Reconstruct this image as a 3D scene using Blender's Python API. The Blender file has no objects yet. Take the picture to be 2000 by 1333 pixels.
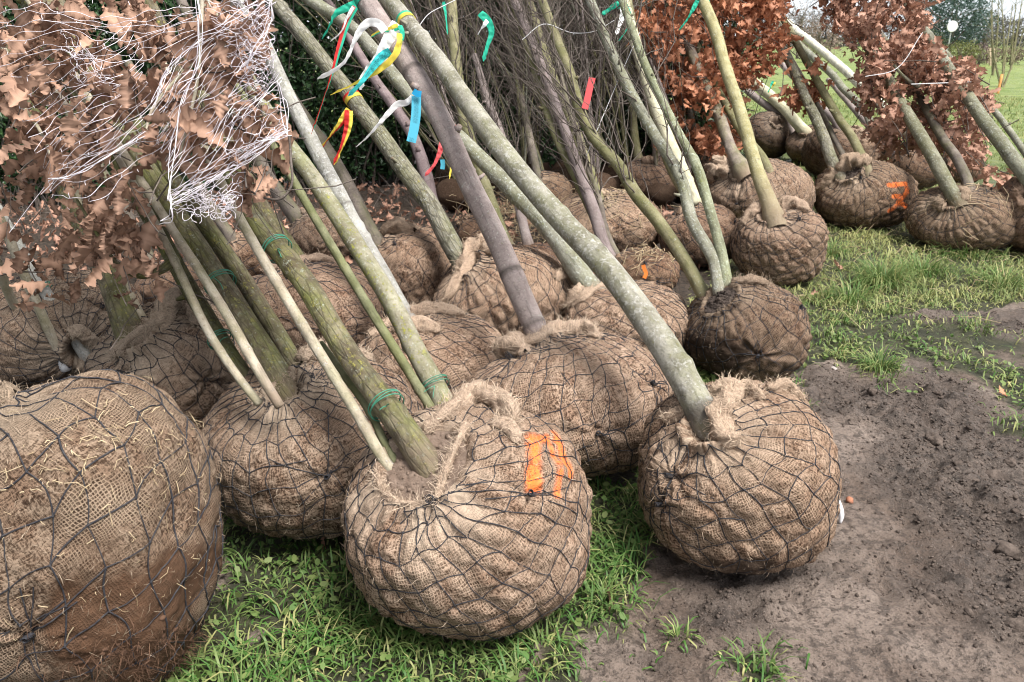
import bpy, math, random
import numpy as np
from mathutils import Vector
from mathutils.kdtree import KDTree

# ------------------------------------------------------------------ camera, sky, sun, exposure
SC = bpy.context.scene
COL = SC.collection
CAMH, PITCH, LENS = 1.60, math.radians(21.0), 28.0
F = 2000 * LENS / 36.0
cam = bpy.data.objects.new('camera', bpy.data.cameras.new('camera'))
COL.objects.link(cam)
cam.location = (0, 0, CAMH)
cam.rotation_euler = (math.pi / 2 - PITCH, 0, 0)
cam.data.lens = LENS
cam.data.sensor_width = 36
cam.data.clip_start = 0.05
cam.data.clip_end = 2000
cam.data.dof.use_dof = True
cam.data.dof.focus_distance = 2.7
cam.data.dof.aperture_fstop = 6.3
SC.camera = cam

SUN_EL, SUN_AZ = math.radians(62), math.radians(128)      # azimuth clockwise from +Y
world = bpy.data.worlds.new('World')
SC.world = world
world.use_nodes = True
wt = world.node_tree
wt.nodes.clear()
wo = wt.nodes.new('ShaderNodeOutputWorld')
bg = wt.nodes.new('ShaderNodeBackground')
hs = wt.nodes.new('ShaderNodeHueSaturation')
sk = wt.nodes.new('ShaderNodeTexSky')
sk.sky_type = 'NISHITA'
sk.sun_disc = False
sk.sun_elevation = SUN_EL
sk.sun_rotation = SUN_AZ
sk.air_density = 1.0
sk.dust_density = 3.0
hs.inputs['Saturation'].default_value = 0.22
bg.inputs['Strength'].default_value = 0.05
wt.links.new(sk.outputs[0], hs.inputs['Color'])
# pale cloud bank low over the horizon
tc = wt.nodes.new('ShaderNodeTexCoord'); sx = wt.nodes.new('ShaderNodeSeparateXYZ'); mr = wt.nodes.new('ShaderNodeMapRange'); mxw = wt.nodes.new('ShaderNodeMix')
mr.interpolation_type = 'SMOOTHSTEP'; mr.inputs[1].default_value = .03; mr.inputs[2].default_value = .10; mr.inputs[3].default_value = 1; mr.inputs[4].default_value = 0
mxw.data_type = 'RGBA'; mxw.inputs[7].default_value = (4.8, 5.1, 5.4, 1)
wt.links.new(tc.outputs['Generated'], sx.inputs[0]); wt.links.new(sx.outputs[2], mr.inputs[0]); wt.links.new(mr.outputs[0], mxw.inputs[0]); wt.links.new(hs.outputs[0], mxw.inputs[6])
wt.links.new(mxw.outputs[2], bg.inputs['Color'])
wt.links.new(bg.outputs[0], wo.inputs['Surface'])
sd = bpy.data.lights.new('sun', 'SUN')
sd.energy = 1.5
sd.angle = math.radians(24)
sd.color = (1.0, 0.96, 0.9)
sun = bpy.data.objects.new('sun', sd)
COL.objects.link(sun)
to_sun = Vector((math.sin(SUN_AZ) * math.cos(SUN_EL), math.cos(SUN_AZ) * math.cos(SUN_EL), math.sin(SUN_EL)))
sun.rotation_euler = to_sun.to_track_quat('Z', 'Y').to_euler()
sun.location = (0, 0, 12)
SC.view_settings.view_transform = 'Standard'
SC.view_settings.look = 'None'
SC.view_settings.exposure = 2.2
SC.view_settings.gamma = 1.0
SC.cycles.filter_width = 1.0

# ------------------------------------------------------------------ photo <-> place
CP, SP = math.cos(PITCH), math.sin(PITCH)
CAMP = np.array([0, 0, CAMH])
def ray(px, py):
    """direction with unit camera depth for a point of the 2000 x 1333 photo"""
    x = (np.asarray(px, float) - 1000) / F
    y = (666.5 - np.asarray(py, float)) / F
    return np.stack([x, CP + y * SP, -SP + y * CP], -1)
def at(px, py, D):
    return CAMP + ray(px, py) * np.asarray(D, float)[..., None]
def on_ground(px, py, z=0.0):
    d = ray(px, py)
    return CAMP + d * ((z - CAMH) / d[..., 2])[..., None]
def proj(p):
    p = np.asarray(p, float) - CAMP
    D = p[..., 1] * CP - p[..., 2] * SP
    y = p[..., 1] * SP + p[..., 2] * CP
    Ds = np.where(D > 0.05, D, 0.05)
    return 1000 + F * p[..., 0] / Ds, 666.5 - F * y / Ds, D
def nrm(v):
    v = np.asarray(v, float)
    return v / np.maximum(np.linalg.norm(v, axis=-1, keepdims=True), 1e-9)

# ------------------------------------------------------------------ noise
def _h(i, j, k, s):
    n = (i * 374761393 + j * 668265263 + k * 1274126177 + s * 974634777) & 0xffffffff
    n = ((n ^ (n >> 13)) * 1274126177) & 0xffffffff
    n = ((n ^ (n >> 16)) * 2246822519) & 0xffffffff
    return ((n ^ (n >> 15)) & 0xffffff) / float(0xffffff)
def noise(p, s=0):
    """value noise in -1..1 for points (..., 3)"""
    p = np.asarray(p, float)
    ip = np.floor(p).astype(np.int64)
    f = p - ip
    f = f * f * f * (f * (f * 6 - 15) + 10)
    i, j, k = ip[..., 0], ip[..., 1], ip[..., 2]
    r = 0
    for a in (0, 1):
        wa = f[..., 0] if a else 1 - f[..., 0]
        for b in (0, 1):
            wb = f[..., 1] if b else 1 - f[..., 1]
            for c in (0, 1):
                wc = f[..., 2] if c else 1 - f[..., 2]
                r = r + wa * wb * wc * _h(i + a, j + b, k + c, s)
    return r * 2 - 1
def fbm(p, s=0, o=3):
    p = np.asarray(p, float)
    r, a = 0, 1.0
    for q in range(o):
        r = r + a * noise(p * 2 ** q, s + q * 17)
        a *= 0.5
    return r / 1.6

# ------------------------------------------------------------------ mesh builder
class MB:
    def __init__(self):
        self.v, self.q, self.t, self.c, self.u, self.n = [], [], [], [], [], 0
    def add(self, v, q=None, t=None, c=None, u=None):
        v = np.asarray(v, float).reshape(-1, 3)
        n = len(v)
        if q is not None and len(q): self.q.append(np.asarray(q, np.int64).reshape(-1, 4) + self.n)
        if t is not None and len(t): self.t.append(np.asarray(t, np.int64).reshape(-1, 3) + self.n)
        self.v.append(v)
        if c is None: c = np.zeros((n, 4))
        c = np.asarray(c, float)
        c = np.tile(c, (n, 1)) if c.ndim == 1 else c.reshape(-1, 4)
        self.c.append(c)
        self.u.append(np.zeros((n, 3)) if u is None else np.asarray(u, float).reshape(-1, 3))
        self.n += n
        return self
    def build(self, name, mat, parent=None, origin=None, smooth=True):
        v = np.concatenate(self.v) if self.v else np.zeros((0, 3))
        if origin is not None: v = v - np.asarray(origin, float)
        q = np.concatenate(self.q) if self.q else np.zeros((0, 4), np.int64)
        t = np.concatenate(self.t) if self.t else np.zeros((0, 3), np.int64)
        me = bpy.data.meshes.new(name)
        me.vertices.add(len(v))
        me.vertices.foreach_set('co', v.astype(np.float32).ravel())
        nl = len(q) * 4 + len(t) * 3
        me.loops.add(nl)
        me.loops.foreach_set('vertex_index', np.concatenate([q.ravel(), t.ravel()]).astype(np.int32))
        nf = len(q) + len(t)
        me.polygons.add(nf)
        st = np.concatenate([np.arange(len(q)) * 4, len(q) * 4 + np.arange(len(t)) * 3]).astype(np.int32)
        me.polygons.foreach_set('loop_start', st)
        me.polygons.foreach_set('use_smooth', np.full(nf, smooth, dtype=bool))
        me.update(calc_edges=True)
        a = me.attributes.new('mask', 'FLOAT_COLOR', 'POINT')
        a.data.foreach_set('color', np.concatenate(self.c).astype(np.float32).ravel())
        a = me.attributes.new('uvm', 'FLOAT_VECTOR', 'POINT')
        a.data.foreach_set('vector', np.concatenate(self.u).astype(np.float32).ravel())
        me.validate()
        o = bpy.data.objects.new(name, me)
        if mat is not None: me.materials.append(mat)
        COL.objects.link(o)
        if parent is not None:
            o.parent = parent
            if origin is None: o.matrix_parent_inverse = parent.matrix_world.inverted()
        elif origin is not None:
            o.location = origin
        return o

def tubes(P, R, k=6, cap=False, c=None, mb=None):
    """n polylines of m points swept with k sides: added to mb"""
    P = np.asarray(P, float)
    if P.ndim == 2: P = P[None]
    n, m, _ = P.shape
    R = np.asarray(R, float)
    if R.ndim == 1: R = np.tile(R, (n, 1))
    if cap:
        d0 = nrm(P[:, :1] - P[:, 1:2]); d1 = nrm(P[:, -1:] - P[:, -2:-1])
        P = np.concatenate([P[:, :1] + d0 * R[:, :1, None] * .25, P, P[:, -1:] + d1 * R[:, -1:, None] * .25], 1)
        R = np.concatenate([R[:, :1] * .02, R, R[:, -1:] * .02], 1)
        P[:, 0] = P[:, 1] + d0[:, 0] * R[:, 1, None] * .2
        P[:, -1] = P[:, -2] + d1[:, 0] * R[:, -2, None] * .2
        m += 2
    T = np.gradient(P, axis=1) if m > 2 else np.repeat((P[:, 1] - P[:, 0])[:, None], 2, 1)
    T = nrm(T)
    mean = nrm(P[:, -1] - P[:, 0])
    ref = np.where(np.abs(mean[:, 2:3]) < .85, np.array([[0, 0, 1.]]), np.array([[1., 0, 0]]))[:, None]
    N = nrm(ref - (ref * T).sum(-1, keepdims=True) * T)
    B = np.cross(T, N)
    a = np.arange(k) * 2 * math.pi / k
    ca, sa = np.cos(a), np.sin(a)
    V = P[:, :, None] + R[:, :, None, None] * (ca[:, None] * N[:, :, None] + sa[:, None] * B[:, :, None])
    L = np.concatenate([np.zeros((n, 1)), np.cumsum(np.linalg.norm(np.diff(P, axis=1), axis=-1), 1)], 1)
    off = np.random.default_rng(n * 7 + m).random((n, 1)) * 5
    U = np.stack([R[:, :, None] * ca, R[:, :, None] * sa, np.repeat((L + off)[:, :, None], k, 2)], -1)
    ii = np.arange(n)[:, None, None] * m * k + np.arange(m - 1)[None, :, None] * k
    j = np.arange(k); jn = (j + 1) % k
    Q = np.stack([ii + j, ii + jn, ii + k + jn, ii + k + j], -1)
    if mb is None: mb = MB()
    cc = None
    if c is not None:
        c = np.asarray(c, float)
        cc = np.repeat(c, m * k, 0) if c.ndim == 2 else c
    mb.add(V, Q, c=cc, u=U)
    return mb

def resample(pts, n):
    pts = np.asarray(pts, float)
    L = np.concatenate([[0], np.cumsum(np.linalg.norm(np.diff(pts[:, :3], axis=0), axis=1))])
    # smooth (catmull-rom like) by cubic interpolation on each coordinate
    s = np.linspace(0, L[-1], n)
    m = np.gradient(pts, L, axis=0) if len(pts) > 2 else np.repeat((pts[1:] - pts[:1]) / L[-1], 2, 0)
    i = np.clip(np.searchsorted(L, s, side='right') - 1, 0, len(L) - 2)
    h = (L[i + 1] - L[i])
    t = ((s - L[i]) / h)[:, None]
    h = h[:, None]
    return ((2*t**3 - 3*t**2 + 1) * pts[i] + (t**3 - 2*t**2 + t) * h * m[i] + (-2*t**3 + 3*t**2) * pts[i+1] + (t**3 - t**2) * h * m[i+1])

# ------------------------------------------------------------------ object helpers
def thing(name, label, cat, loc, group=None):
    o = bpy.data.objects.new(name, None)
    COL.objects.link(o)
    o.location = [float(q) for q in loc]
    o.empty_display_size = .1
    tag(o, label, cat, group)
    bpy.context.view_layer.update()
    return o
def tag(o, label=None, cat=None, group=None, kind=None):
    if label: o['label'] = label
    if cat: o['category'] = cat
    if group: o['group'] = group
    if kind: o['kind'] = kind
    return o

# ------------------------------------------------------------------ materials
class NT:
    def __init__(self, name, rough=.9, spec=.3):
        self.m = bpy.data.materials.new(name)
        self.m.use_nodes = True
        self.t = self.m.node_tree
        self.b = self.t.nodes['Principled BSDF']
        self.b.inputs['Roughness'].default_value = rough
        self.b.inputs['Specular IOR Level'].default_value = spec
    def n(self, typ, **kw):
        o = self.t.nodes.new(typ)
        for k, v in kw.items(): setattr(o, k, v)
        return o
    def put(self, v, sock):
        if hasattr(v, 'is_linked') or isinstance(v, bpy.types.NodeSocket): self.t.links.new(v, sock)
        elif isinstance(v, (tuple, list)) and len(v) == 3 and sock.type == 'RGBA': sock.default_value = (*v, 1)
        else: sock.default_value = v
    def attr(self, name, out='Vector'):
        return self.n('ShaderNodeAttribute', attribute_name=name).outputs[out]
    def mask(self):
        s = self.n('ShaderNodeSeparateColor')
        self.t.links.new(self.attr('mask', 'Color'), s.inputs[0])
        return s.outputs
    def objcol(self):
        return self.n('ShaderNodeObjectInfo').outputs['Color']
    def math(self, op, a, b=0.0, c=None, clamp=False):
        o = self.n('ShaderNodeMath', operation=op, use_clamp=clamp)
        self.put(a, o.inputs[0]); self.put(b, o.inputs[1])
        if c is not None: self.put(c, o.inputs[2])
        return o.outputs[0]
    def vmath(self, op, a, b):
        o = self.n('ShaderNodeVectorMath', operation=op)
        self.put(a, o.inputs[0]); self.put(b, o.inputs[1])
        return o.outputs[0]
    def noise(self, vec, scale, detail=3, rough=.55, out=0, dist=0):
        o = self.n('ShaderNodeTexNoise')
        if vec is not None: self.put(vec, o.inputs['Vector'])
        o.inputs['Scale'].default_value = scale
        o.inputs['Detail'].default_value = detail
        o.inputs['Roughness'].default_value = rough
        o.inputs['Distortion'].default_value = dist
        return o.outputs[out]
    def voro(self, vec, scale, feature='F1', out=0):
        o = self.n('ShaderNodeTexVoronoi', feature=feature)
        self.put(vec, o.inputs['Vector'])
        o.inputs['Scale'].default_value = scale
        return o.outputs[out]
    def ramp(self, v, lo, hi, a=0.0, b=1.0):
        o = self.n('ShaderNodeMapRange', clamp=True, interpolation_type='SMOOTHSTEP')
        self.put(v, o.inputs[0])
        o.inputs[1].default_value, o.inputs[2].default_value = lo, hi
        o.inputs[3].default_value, o.inputs[4].default_value = a, b
        return o.outputs[0]
    def mix(self, f, a, b, mode='MIX'):
        o = self.n('ShaderNodeMix', data_type='RGBA', blend_type=mode, clamp_factor=True)
        self.put(f, o.inputs[0]); self.put(a, o.inputs[6]); self.put(b, o.inputs[7])
        return o.outputs[2]
    def color(self, c): self.put(c, self.b.inputs['Base Color'])
    def bump(self, h, strength=.5, dist=.01):
        o = self.n('ShaderNodeBump')
        o.inputs['Strength'].default_value = strength
        o.inputs['Distance'].default_value = dist
        self.put(h, o.inputs['Height'])
        self.t.links.new(o.outputs[0], self.b.inputs['Normal'])
    def translucent(self, col, amt):
        tr = self.n('ShaderNodeBsdfTranslucent')
        self.put(col, tr.inputs['Color'])
        mx = self.n('ShaderNodeMixShader')
        mx.inputs[0].default_value = amt
        self.t.links.new(self.b.outputs[0], mx.inputs[1])
        self.t.links.new(tr.outputs[0], mx.inputs[2])
        out = [q for q in self.t.nodes if q.type == 'OUTPUT_MATERIAL'][0]
        self.t.links.new(mx.outputs[0], out.inputs['Surface'])

def mat_burlap(name, pitch, openness):
    """jute cloth: two crossed thread sets over soil, fuzz, stains; mask R = spray paint, G = caked soil, B = loose fibre"""
    m = NT(name, .95, .1)
    uv = m.attr('uvm')
    wob = m.vmath('SCALE', m.noise(uv, 9, 3, .6, 1), (0, 0, 0))
    wob.node.inputs['Scale'].default_value = .045
    p = m.vmath('ADD', uv, wob)
    s = m.n('ShaderNodeSeparateXYZ'); m.put(p, s.inputs[0])
    hs_ = []
    for q in (0, 1):
        w = m.math('SINE', m.math('MULTIPLY', s.outputs[q], 2 * math.pi / pitch))
        hs_.append(m.math('MULTIPLY_ADD', w, .5, .5))
    th = m.math('MAXIMUM', hs_[0], hs_[1])
    thr = m.ramp(th, .55, .95)
    zone = m.ramp(m.noise(uv, 7, 3, .6), .38, .62)                      # where the weave is open and where it is felted
    zone = m.math('MULTIPLY', zone, openness)
    fib = m.noise(m.vmath('MULTIPLY', p, (1.0, .28, 1)), 230, 2, .75)
    fib2 = m.noise(m.vmath('MULTIPLY', p, (.28, 1.0, 1)), 190, 2, .75)
    fz = m.math('MULTIPLY_ADD', fib, .5, m.math('MULTIPLY', fib2, .5))
    big = m.noise(uv, 4.5, 4, .6)
    light = m.mix(m.ramp(big, .3, .7), (.345, .25, .185), (.47, .365, .28))
    dark = m.mix(m.ramp(big, .3, .7), (.034, .020, .013), (.065, .04, .027))
    base = m.mix(m.ramp(fz, .42, .56), dark, light)
    red = m.ramp(m.noise(uv, 17, 3, .6), .40, .62)
    felt = m.mix(m.ramp(fz, .41, .58), m.mix(red, (.045, .026, .017), (.085, .055, .038)), m.mix(red, (.265, .18, .13), (.37, .28, .215)))
    web = m.mix(thr, m.mix(.35, dark, base), light)
    c = m.mix(zone, felt, web)
    mk = m.mask()
    c = m.mix(mk[2], c, m.mix(fz, (.33, .25, .19), (.66, .56, .45)))
    # stains with their own outline
    st = m.ramp(m.noise(uv, 3.2, 5, .65), .55, .72)
    c = m.mix(m.math('MULTIPLY', st, .45), c, (.14, .09, .062))
    soil = m.mix(m.noise(uv, 60, 4, .7), *(((.05, .03, .02), (.19, .105, .065)) if openness > .9 else ((.028, .021, .017), (.09, .065, .05))))
    c = m.mix(mk[1], c, soil)
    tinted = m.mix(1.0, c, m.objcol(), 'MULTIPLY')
    pm = m.math('MULTIPLY', m.ramp(mk[0], .08, .75), m.ramp(fz, .40, .55, .30, 1.0), clamp=True)
    col = m.mix(pm, tinted, m.mix(m.noise(uv, 12, 2), (.85, .14, .03), (.9, .24, .06)))
    m.color(col)
    h = m.math('MULTIPLY_ADD', m.math('MULTIPLY', thr, zone), .5, m.math('MULTIPLY', fz, .8))
    h = m.math('MULTIPLY_ADD', m.noise(uv, 45, 4, .65), .8, h)
    m.bump(h, .9, .006)
    return m.m

def mat_bark(name, c1, c2, lich=(.4, .36, .05), la=0.0, spot=(.5, .52, .46), sa=0.0, lent=0.0, crack=0.0, ringy=.3, moss=0.0):
    m = NT(name, .85, .25)
    uv = m.attr('uvm')
    info = m.n('ShaderNodeObjectInfo')
    uv = m.vmath('ADD', uv, m.vmath('MULTIPLY', info.outputs['Location'], (3.1, 7.7, 5.3)))
    long = m.vmath('MULTIPLY', uv, (1, 1, .16))
    wide = m.vmath('MULTIPLY', uv, (.3, .3, 2.2))
    n1 = m.noise(uv, 14, 5, .62)
    n2 = m.noise(long, 45, 4, .65)
    c = m.mix(m.ramp(n1, .32, .68), c1, c2)
    c = m.mix(m.ramp(n2, .50, .70, 0, .6), c, tuple(q * .4 for q in c1))
    c = m.mix(m.ramp(m.noise(uv, 110, 3, .7), .52, .68, 0, .45), c, tuple(q * .5 for q in c1))
    h = m.math('MULTIPLY_ADD', n2, .6, m.math('MULTIPLY', m.noise(uv, 90, 4, .7), .6))
    rg = m.noise(wide, 26, 3, .6)
    c = m.mix(m.ramp(rg, .6, .72, 0, ringy), c, tuple(q * .5 for q in c2))
    h = m.math('MULTIPLY_ADD', rg, .4, h)
    if lent:
        l = m.ramp(m.voro(m.vmath('MULTIPLY', uv, (.55, .55, 1.6)), 75), .02, .22, 1, 0)
        c = m.mix(m.math('MULTIPLY', l, lent), c, (.50, .44, .38))
    if moss:
        mo = m.ramp(m.noise(m.vmath('MULTIPLY', uv, (1, 1, .5)), 6, 5, .7), .42, .62)
        c = m.mix(m.math('MULTIPLY', mo, moss), c, m.mix(m.noise(uv, 120, 2), (.085, .10, .025), (.19, .20, .06)))
    if sa:
        a = m.ramp(m.noise(uv, 52, 6, .78), .63 - .22 * sa, .72 - .16 * sa)
        a2 = m.ramp(m.noise(uv, 4, 2, .5), .3, .62, .35, 1)
        c = m.mix(m.math('MULTIPLY', a, a2), c, m.mix(m.noise(uv, 160, 2), tuple(q * .75 for q in spot), spot))
        h = m.math('MULTIPLY_ADD', a, .25, h)
    if la:
        a = m.ramp(m.noise(uv, 34, 6, .78), .66 - .16 * la, .73 - .16 * la)
        a2 = m.ramp(m.noise(uv, 5, 2, .5), .36, .6, .12, 1)
        c = m.mix(m.math('MULTIPLY', a, a2), c, m.mix(m.noise(uv, 150, 2), tuple(q * .6 for q in lich), lich))
        h = m.math('MULTIPLY_ADD', a, .4, h)
    if crack:
        k = m.ramp(m.voro(m.vmath('MULTIPLY', uv, (1, 1, .22)), 48, 'DISTANCE_TO_EDGE'), .0, .16, 1, 0)
        c = m.mix(m.math('MULTIPLY', k, crack), c, (.03, .024, .018))
        h = m.math('MULTIPLY_ADD', k, -.7 * crack, h)
    mk = m.mask()
    c = m.mix(mk[0], c, (.05, .04, .035))         # dark ring scars and straps
    c = m.mix(m.math('MULTIPLY', mk[1], .75), c, (.20, .145, .11))          # rubbed reddish wood
    m.color(m.mix(1.0, c, m.objcol(), 'MULTIPLY'))
    m.bump(h, .8, .006)
    return m.m

def mat_flat(name, c1, c2=None, scale=40, rough=.8, spec=.3, bump=.3, translu=0.0, tint=False, rand=False):
    m = NT(name, rough, spec)
    uv = m.n('ShaderNodeTexCoord').outputs['Object']
    f = m.mask()[0] if rand else m.ramp(m.noise(uv, scale, 4, .6), .3, .7)
    c = m.mix(f, c1, c2 or tuple(q * .75 for q in c1))
    if rand:
        c = m.mix(m.ramp(m.noise(uv, scale, 3, .6), .35, .7, 0, .5), c, tuple(q * .55 for q in c1))
        c = m.mix(m.math('MULTIPLY', m.mask()[1], .5), c, tuple(min(1, q * 1.35 + .03) for q in c1))
    if tint: c = m.mix(1.0, c, m.objcol(), 'MULTIPLY')
    m.color(c)
    if bump: m.bump(m.noise(uv, scale * 2, 3, .6), bump, .003)
    if translu: m.translucent(c, translu)
    return m.m

BURLAP = mat_burlap('jute burlap fine', .0078, .6)
BURLAP_OPEN = mat_burlap('jute burlap open weave', .0066, 1.0)
BARK = {
    'green': mat_bark('mossy green bark with yellow lichen', (.085, .065, .042), (.20, .175, .115), (.36, .33, .09), .65, (.36, .38, .30), .35, moss=.75, crack=.4),
    'greengrey': mat_bark('grey green bark with lichen', (.20, .18, .13), (.33, .31, .24), (.38, .38, .07), .7, sa=.4, moss=.55),
    'white': mat_bark('white blotched grey bark', (.17, .16, .12), (.33, .315, .27), (.28, .26, .09), .4, (.47, .46, .42), .6, moss=.35, ringy=.4, lent=.2),
    'birch': mat_bark('whitish grey bark', (.25, .24, .225), (.42, .41, .385), (.34, .33, .08), .35, (.55, .55, .53), .6, ringy=.7, moss=.2),
    'purple': mat_bark('smooth purplish grey bark', (.235, .19, .178), (.335, .28, .265), (.3, .3, .08), .25, (.48, .46, .42), .35, lent=.5, ringy=.35),
    'grey': mat_bark('grey green smooth bark', (.17, .165, .125), (.29, .285, .235), (.3, .32, .12), .4, (.5, .53, .48), .5, lent=.3, crack=.15, moss=.35),
    'cracked': mat_bark('grey bark with cracks', (.15, .14, .105), (.25, .235, .185), (.3, .26, .07), .5, (.5, .51, .47), .4, crack=.5, moss=.35),
    'olive': mat_bark('olive brown young bark', (.135, .125, .065), (.235, .215, .13), (.3, .3, .06), .35, sa=.2, lent=.35, moss=.4),
    'dark': mat_bark('dark brown grey bark', (.10, .082, .07), (.19, .16, .14), (.2, .2, .06), .2, lent=.3, moss=.35),
    'yellow': mat_bark('yellow green smooth bark', (.25, .225, .105), (.36, .33, .19), (.34, .34, .08), .3, sa=.3, lent=.4),
    'paint': mat_bark('whitewashed bark', (.55, .53, .42), (.72, .70, .60), (.4, .4, .2), .15, ringy=.2),
    'twig': mat_bark('dark twig bark', (.075, .06, .05), (.15, .125, .11), (.2, .2, .1), .1, lent=.3),
    'cane': mat_bark('weathered bamboo cane', (.30, .255, .19), (.45, .40, .32), (.3, .3, .1), .2, (.6, .58, .54), .3, ringy=.2, moss=.35),
    'cane_green': mat_bark('green bamboo cane', (.115, .12, .062), (.20, .20, .12), (.3, .3, .1), .2, ringy=.3, moss=.4),
}
def mat_wire():
    m = NT('black net wire', .7, .35)
    m.color(m.mix(m.ramp(m.noise(m.attr('uvm'), 60, 3), .4, .7), (.018, .018, .024), (.05, .048, .05)))
    return m.m
WIRE = mat_wire()
def mat_soil(name, a, b):
    m = NT(name, .9, .25)
    uv = m.attr('uvm')
    c = m.mix(m.ramp(m.noise(uv, 22, 6, .7), .3, .7), a, b)
    c = m.mix(m.ramp(m.noise(uv, 120, 3, .7), .55, .75, 0, .5), c, tuple(q * .45 for q in a))
    m.color(c)
    m.bump(m.noise(uv, 70, 6, .75), .9, .012)
    return m.m
SOIL = mat_soil('root ball soil', (.155, .108, .082), (.25, .185, .145))
SOIL_DARK = mat_soil('dark root ball soil', (.04, .03, .026), (.09, .068, .056))
PEAT = mat_soil('reddish peat', (.085, .047, .03), (.17, .095, .06))
LEAF_PINK = mat_flat('dry oak leaf tan', (.42, .255, .178), (.11, .06, .04), 25, .7, .3, .3, .18, rand=True)
LEAF_RED = mat_flat('dry oak leaf russet', (.50, .215, .115), (.20, .075, .04), 25, .6, .35, .3, .18, rand=True)
LEAF_BROWN = mat_flat('dry oak leaf brown', (.47, .265, .185), (.20, .10, .07), 25, .65, .35, .3, .15, rand=True)
HEDGE_LEAF = mat_flat('dark evergreen leaf', (.022, .062, .022), (.055, .12, .03), 30, .45, .5, .2, .12, rand=True)
GRASS_M = mat_flat('grass blade', (.062, .16, .03), (.44, .41, .18), 3, .55, .35, 0, .25, rand=True)
STRAW = mat_flat('straw', (.56, .45, .29), (.26, .18, .105), 40, .7, .3, .2, rand=True)
TIE = mat_flat('green plastic tie', (.03, .16, .10), (.05, .24, .16), 30, .45, .5, .1)
TAPE = mat_flat('white tape', (.72, .72, .74), (.6, .6, .62), 30, .5, .5, .2)
NETM = mat_flat('white nylon net', (.82, .77, .82), (.66, .62, .68), 30, .5, .4, 0)
# ------------------------------------------------------------------ ground
RNG = np.random.default_rng(11)
def in_poly(x, y, poly):
    r = np.zeros(np.shape(x), bool)
    n = len(poly)
    for i in range(n):
        x1, y1 = poly[i]; x2, y2 = poly[(i + 1) % n]
        c = ((y1 > y) != (y2 > y)) & (x < (x2 - x1) * (y - y1) / (y2 - y1 + 1e-9) + x1)
        r ^= c
    return r
def gpoly(px):                       # outline on the ground, in metres
    return [tuple(on_ground(a, b)[:2]) for a, b in px]
MUD = gpoly([(900, 1500), (985, 1330), (1065, 1250), (1190, 1215), (1265, 1120), (1300, 960), (1500, 930), (1600, 800), (1545, 740),
             (1650, 655), (1760, 612), (1880, 600), (2010, 590), (2300, 600), (2900, 700), (2600, 1700)])
YARD = gpoly([(-900, 1000), (360, 1030), (660, 1000), (900, 900), (1240, 960), (1330, 800), (1330, 640), (1420, 500), (1400, 400), (1500, 330), (1420, 318), (900, 250), (-1500, 240)])
PATCH = [(1715, 712, 46, 26, 1.3), (1965, 730, 85, 50, .8), (1880, 655, 170, 26, .55), (1690, 640, 110, 30, .8), (1465, 1308, 55, 22, .7),
         (1330, 1246, 45, 22, .35), (1060, 1290, 95, 50, .75), (1180, 1190, 95, 60, .6), (1235, 1090, 40, 60, .6), (1600, 672, 80, 30, .9),
         (1950, 770, 70, 25, .45), (1130, 1330, 120, 30, .5), (1420, 742, 60, 14, .9), (1800, 695, 130, 16, .55), (1985, 830, 60, 26, .5), (1750, 760, 50, 14, .4), (1560, 1300, 60, 14, .3), (1280, 1180, 30, 20, .5), (1330, 1040, 40, 40, -.3), (1340, 790, 40, 20, .9), (1300, 820, 40, 30, .6)]
BARE = [(505, 1235, 55, 40, .8), (455, 1110, 40, 40, .7), (600, 1130, 50, 30, .4), (1010, 1290, 60, 40, .5), (420, 1280, 30, 40, .4), (740, 1300, 60, 30, .3)]
def gauss_at(x, y, px, py, rx, ry):
    c = on_ground(px, py); ex = on_ground(px + rx, py); ey = on_ground(px, py - ry)
    a = abs(ex[0] - c[0]); b = abs(ey[1] - c[1])
    return np.exp(-((x - c[0]) / a) ** 2 - ((y - c[1]) / b) ** 2)
def grass_at(x, y):
    """0..1 grass cover and 0..1 dark earth with painted shade of a place on the ground"""
    p = np.stack([x, y, np.zeros_like(x)], -1)
    wx = x + .10 * fbm(p * 3.1, 5) + .05 * fbm(p * 9, 6); wy = y + .14 * fbm(p * 2.7, 8) + .05 * fbm(p * 9, 9)
    g = np.where(in_poly(wx, wy, MUD), 0.0, 1.0)
    yard = in_poly(wx, wy, YARD)
    g = np.where(yard, .10, g)
    for a in PATCH: g = g + a[4] * gauss_at(wx, wy, *a[:4])
    for a in BARE: g = g - a[4] * gauss_at(wx, wy, *a[:4])
    g = g + np.where((g > .3) & (y < 8), .35 * fbm(p * 5, 3) - .05, 0)
    return np.clip(g, 0, 1), yard.astype(float)
CHURN = [(1880, 900, 210, 75, 1.0), (1990, 1060, 170, 130, 1.0), (1680, 770, 150, 50, .9), (1830, 800, 170, 40, .8), (1930, 1200, 160, 90, .7), (1430, 1195, 110, 35, .6), (1600, 1000, 60, 60, .5), (1900, 640, 200, 30, .7), (1480, 1130, 140, 28, .7), (1230, 1290, 80, 40, .4)]
def churn_at(x, y):
    p = np.stack([x, y, np.zeros_like(x)], -1)
    wx = x + .12 * fbm(p * 2.6, 71); wy = y + .12 * fbm(p * 2.6, 72)
    c = 0
    for a in CHURN: c = c + a[4] * gauss_at(wx, wy, *a[:4])
    return np.clip(c + .55 * fbm(p * 3.3, 73) - .02, 0.04, 1)
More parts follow.
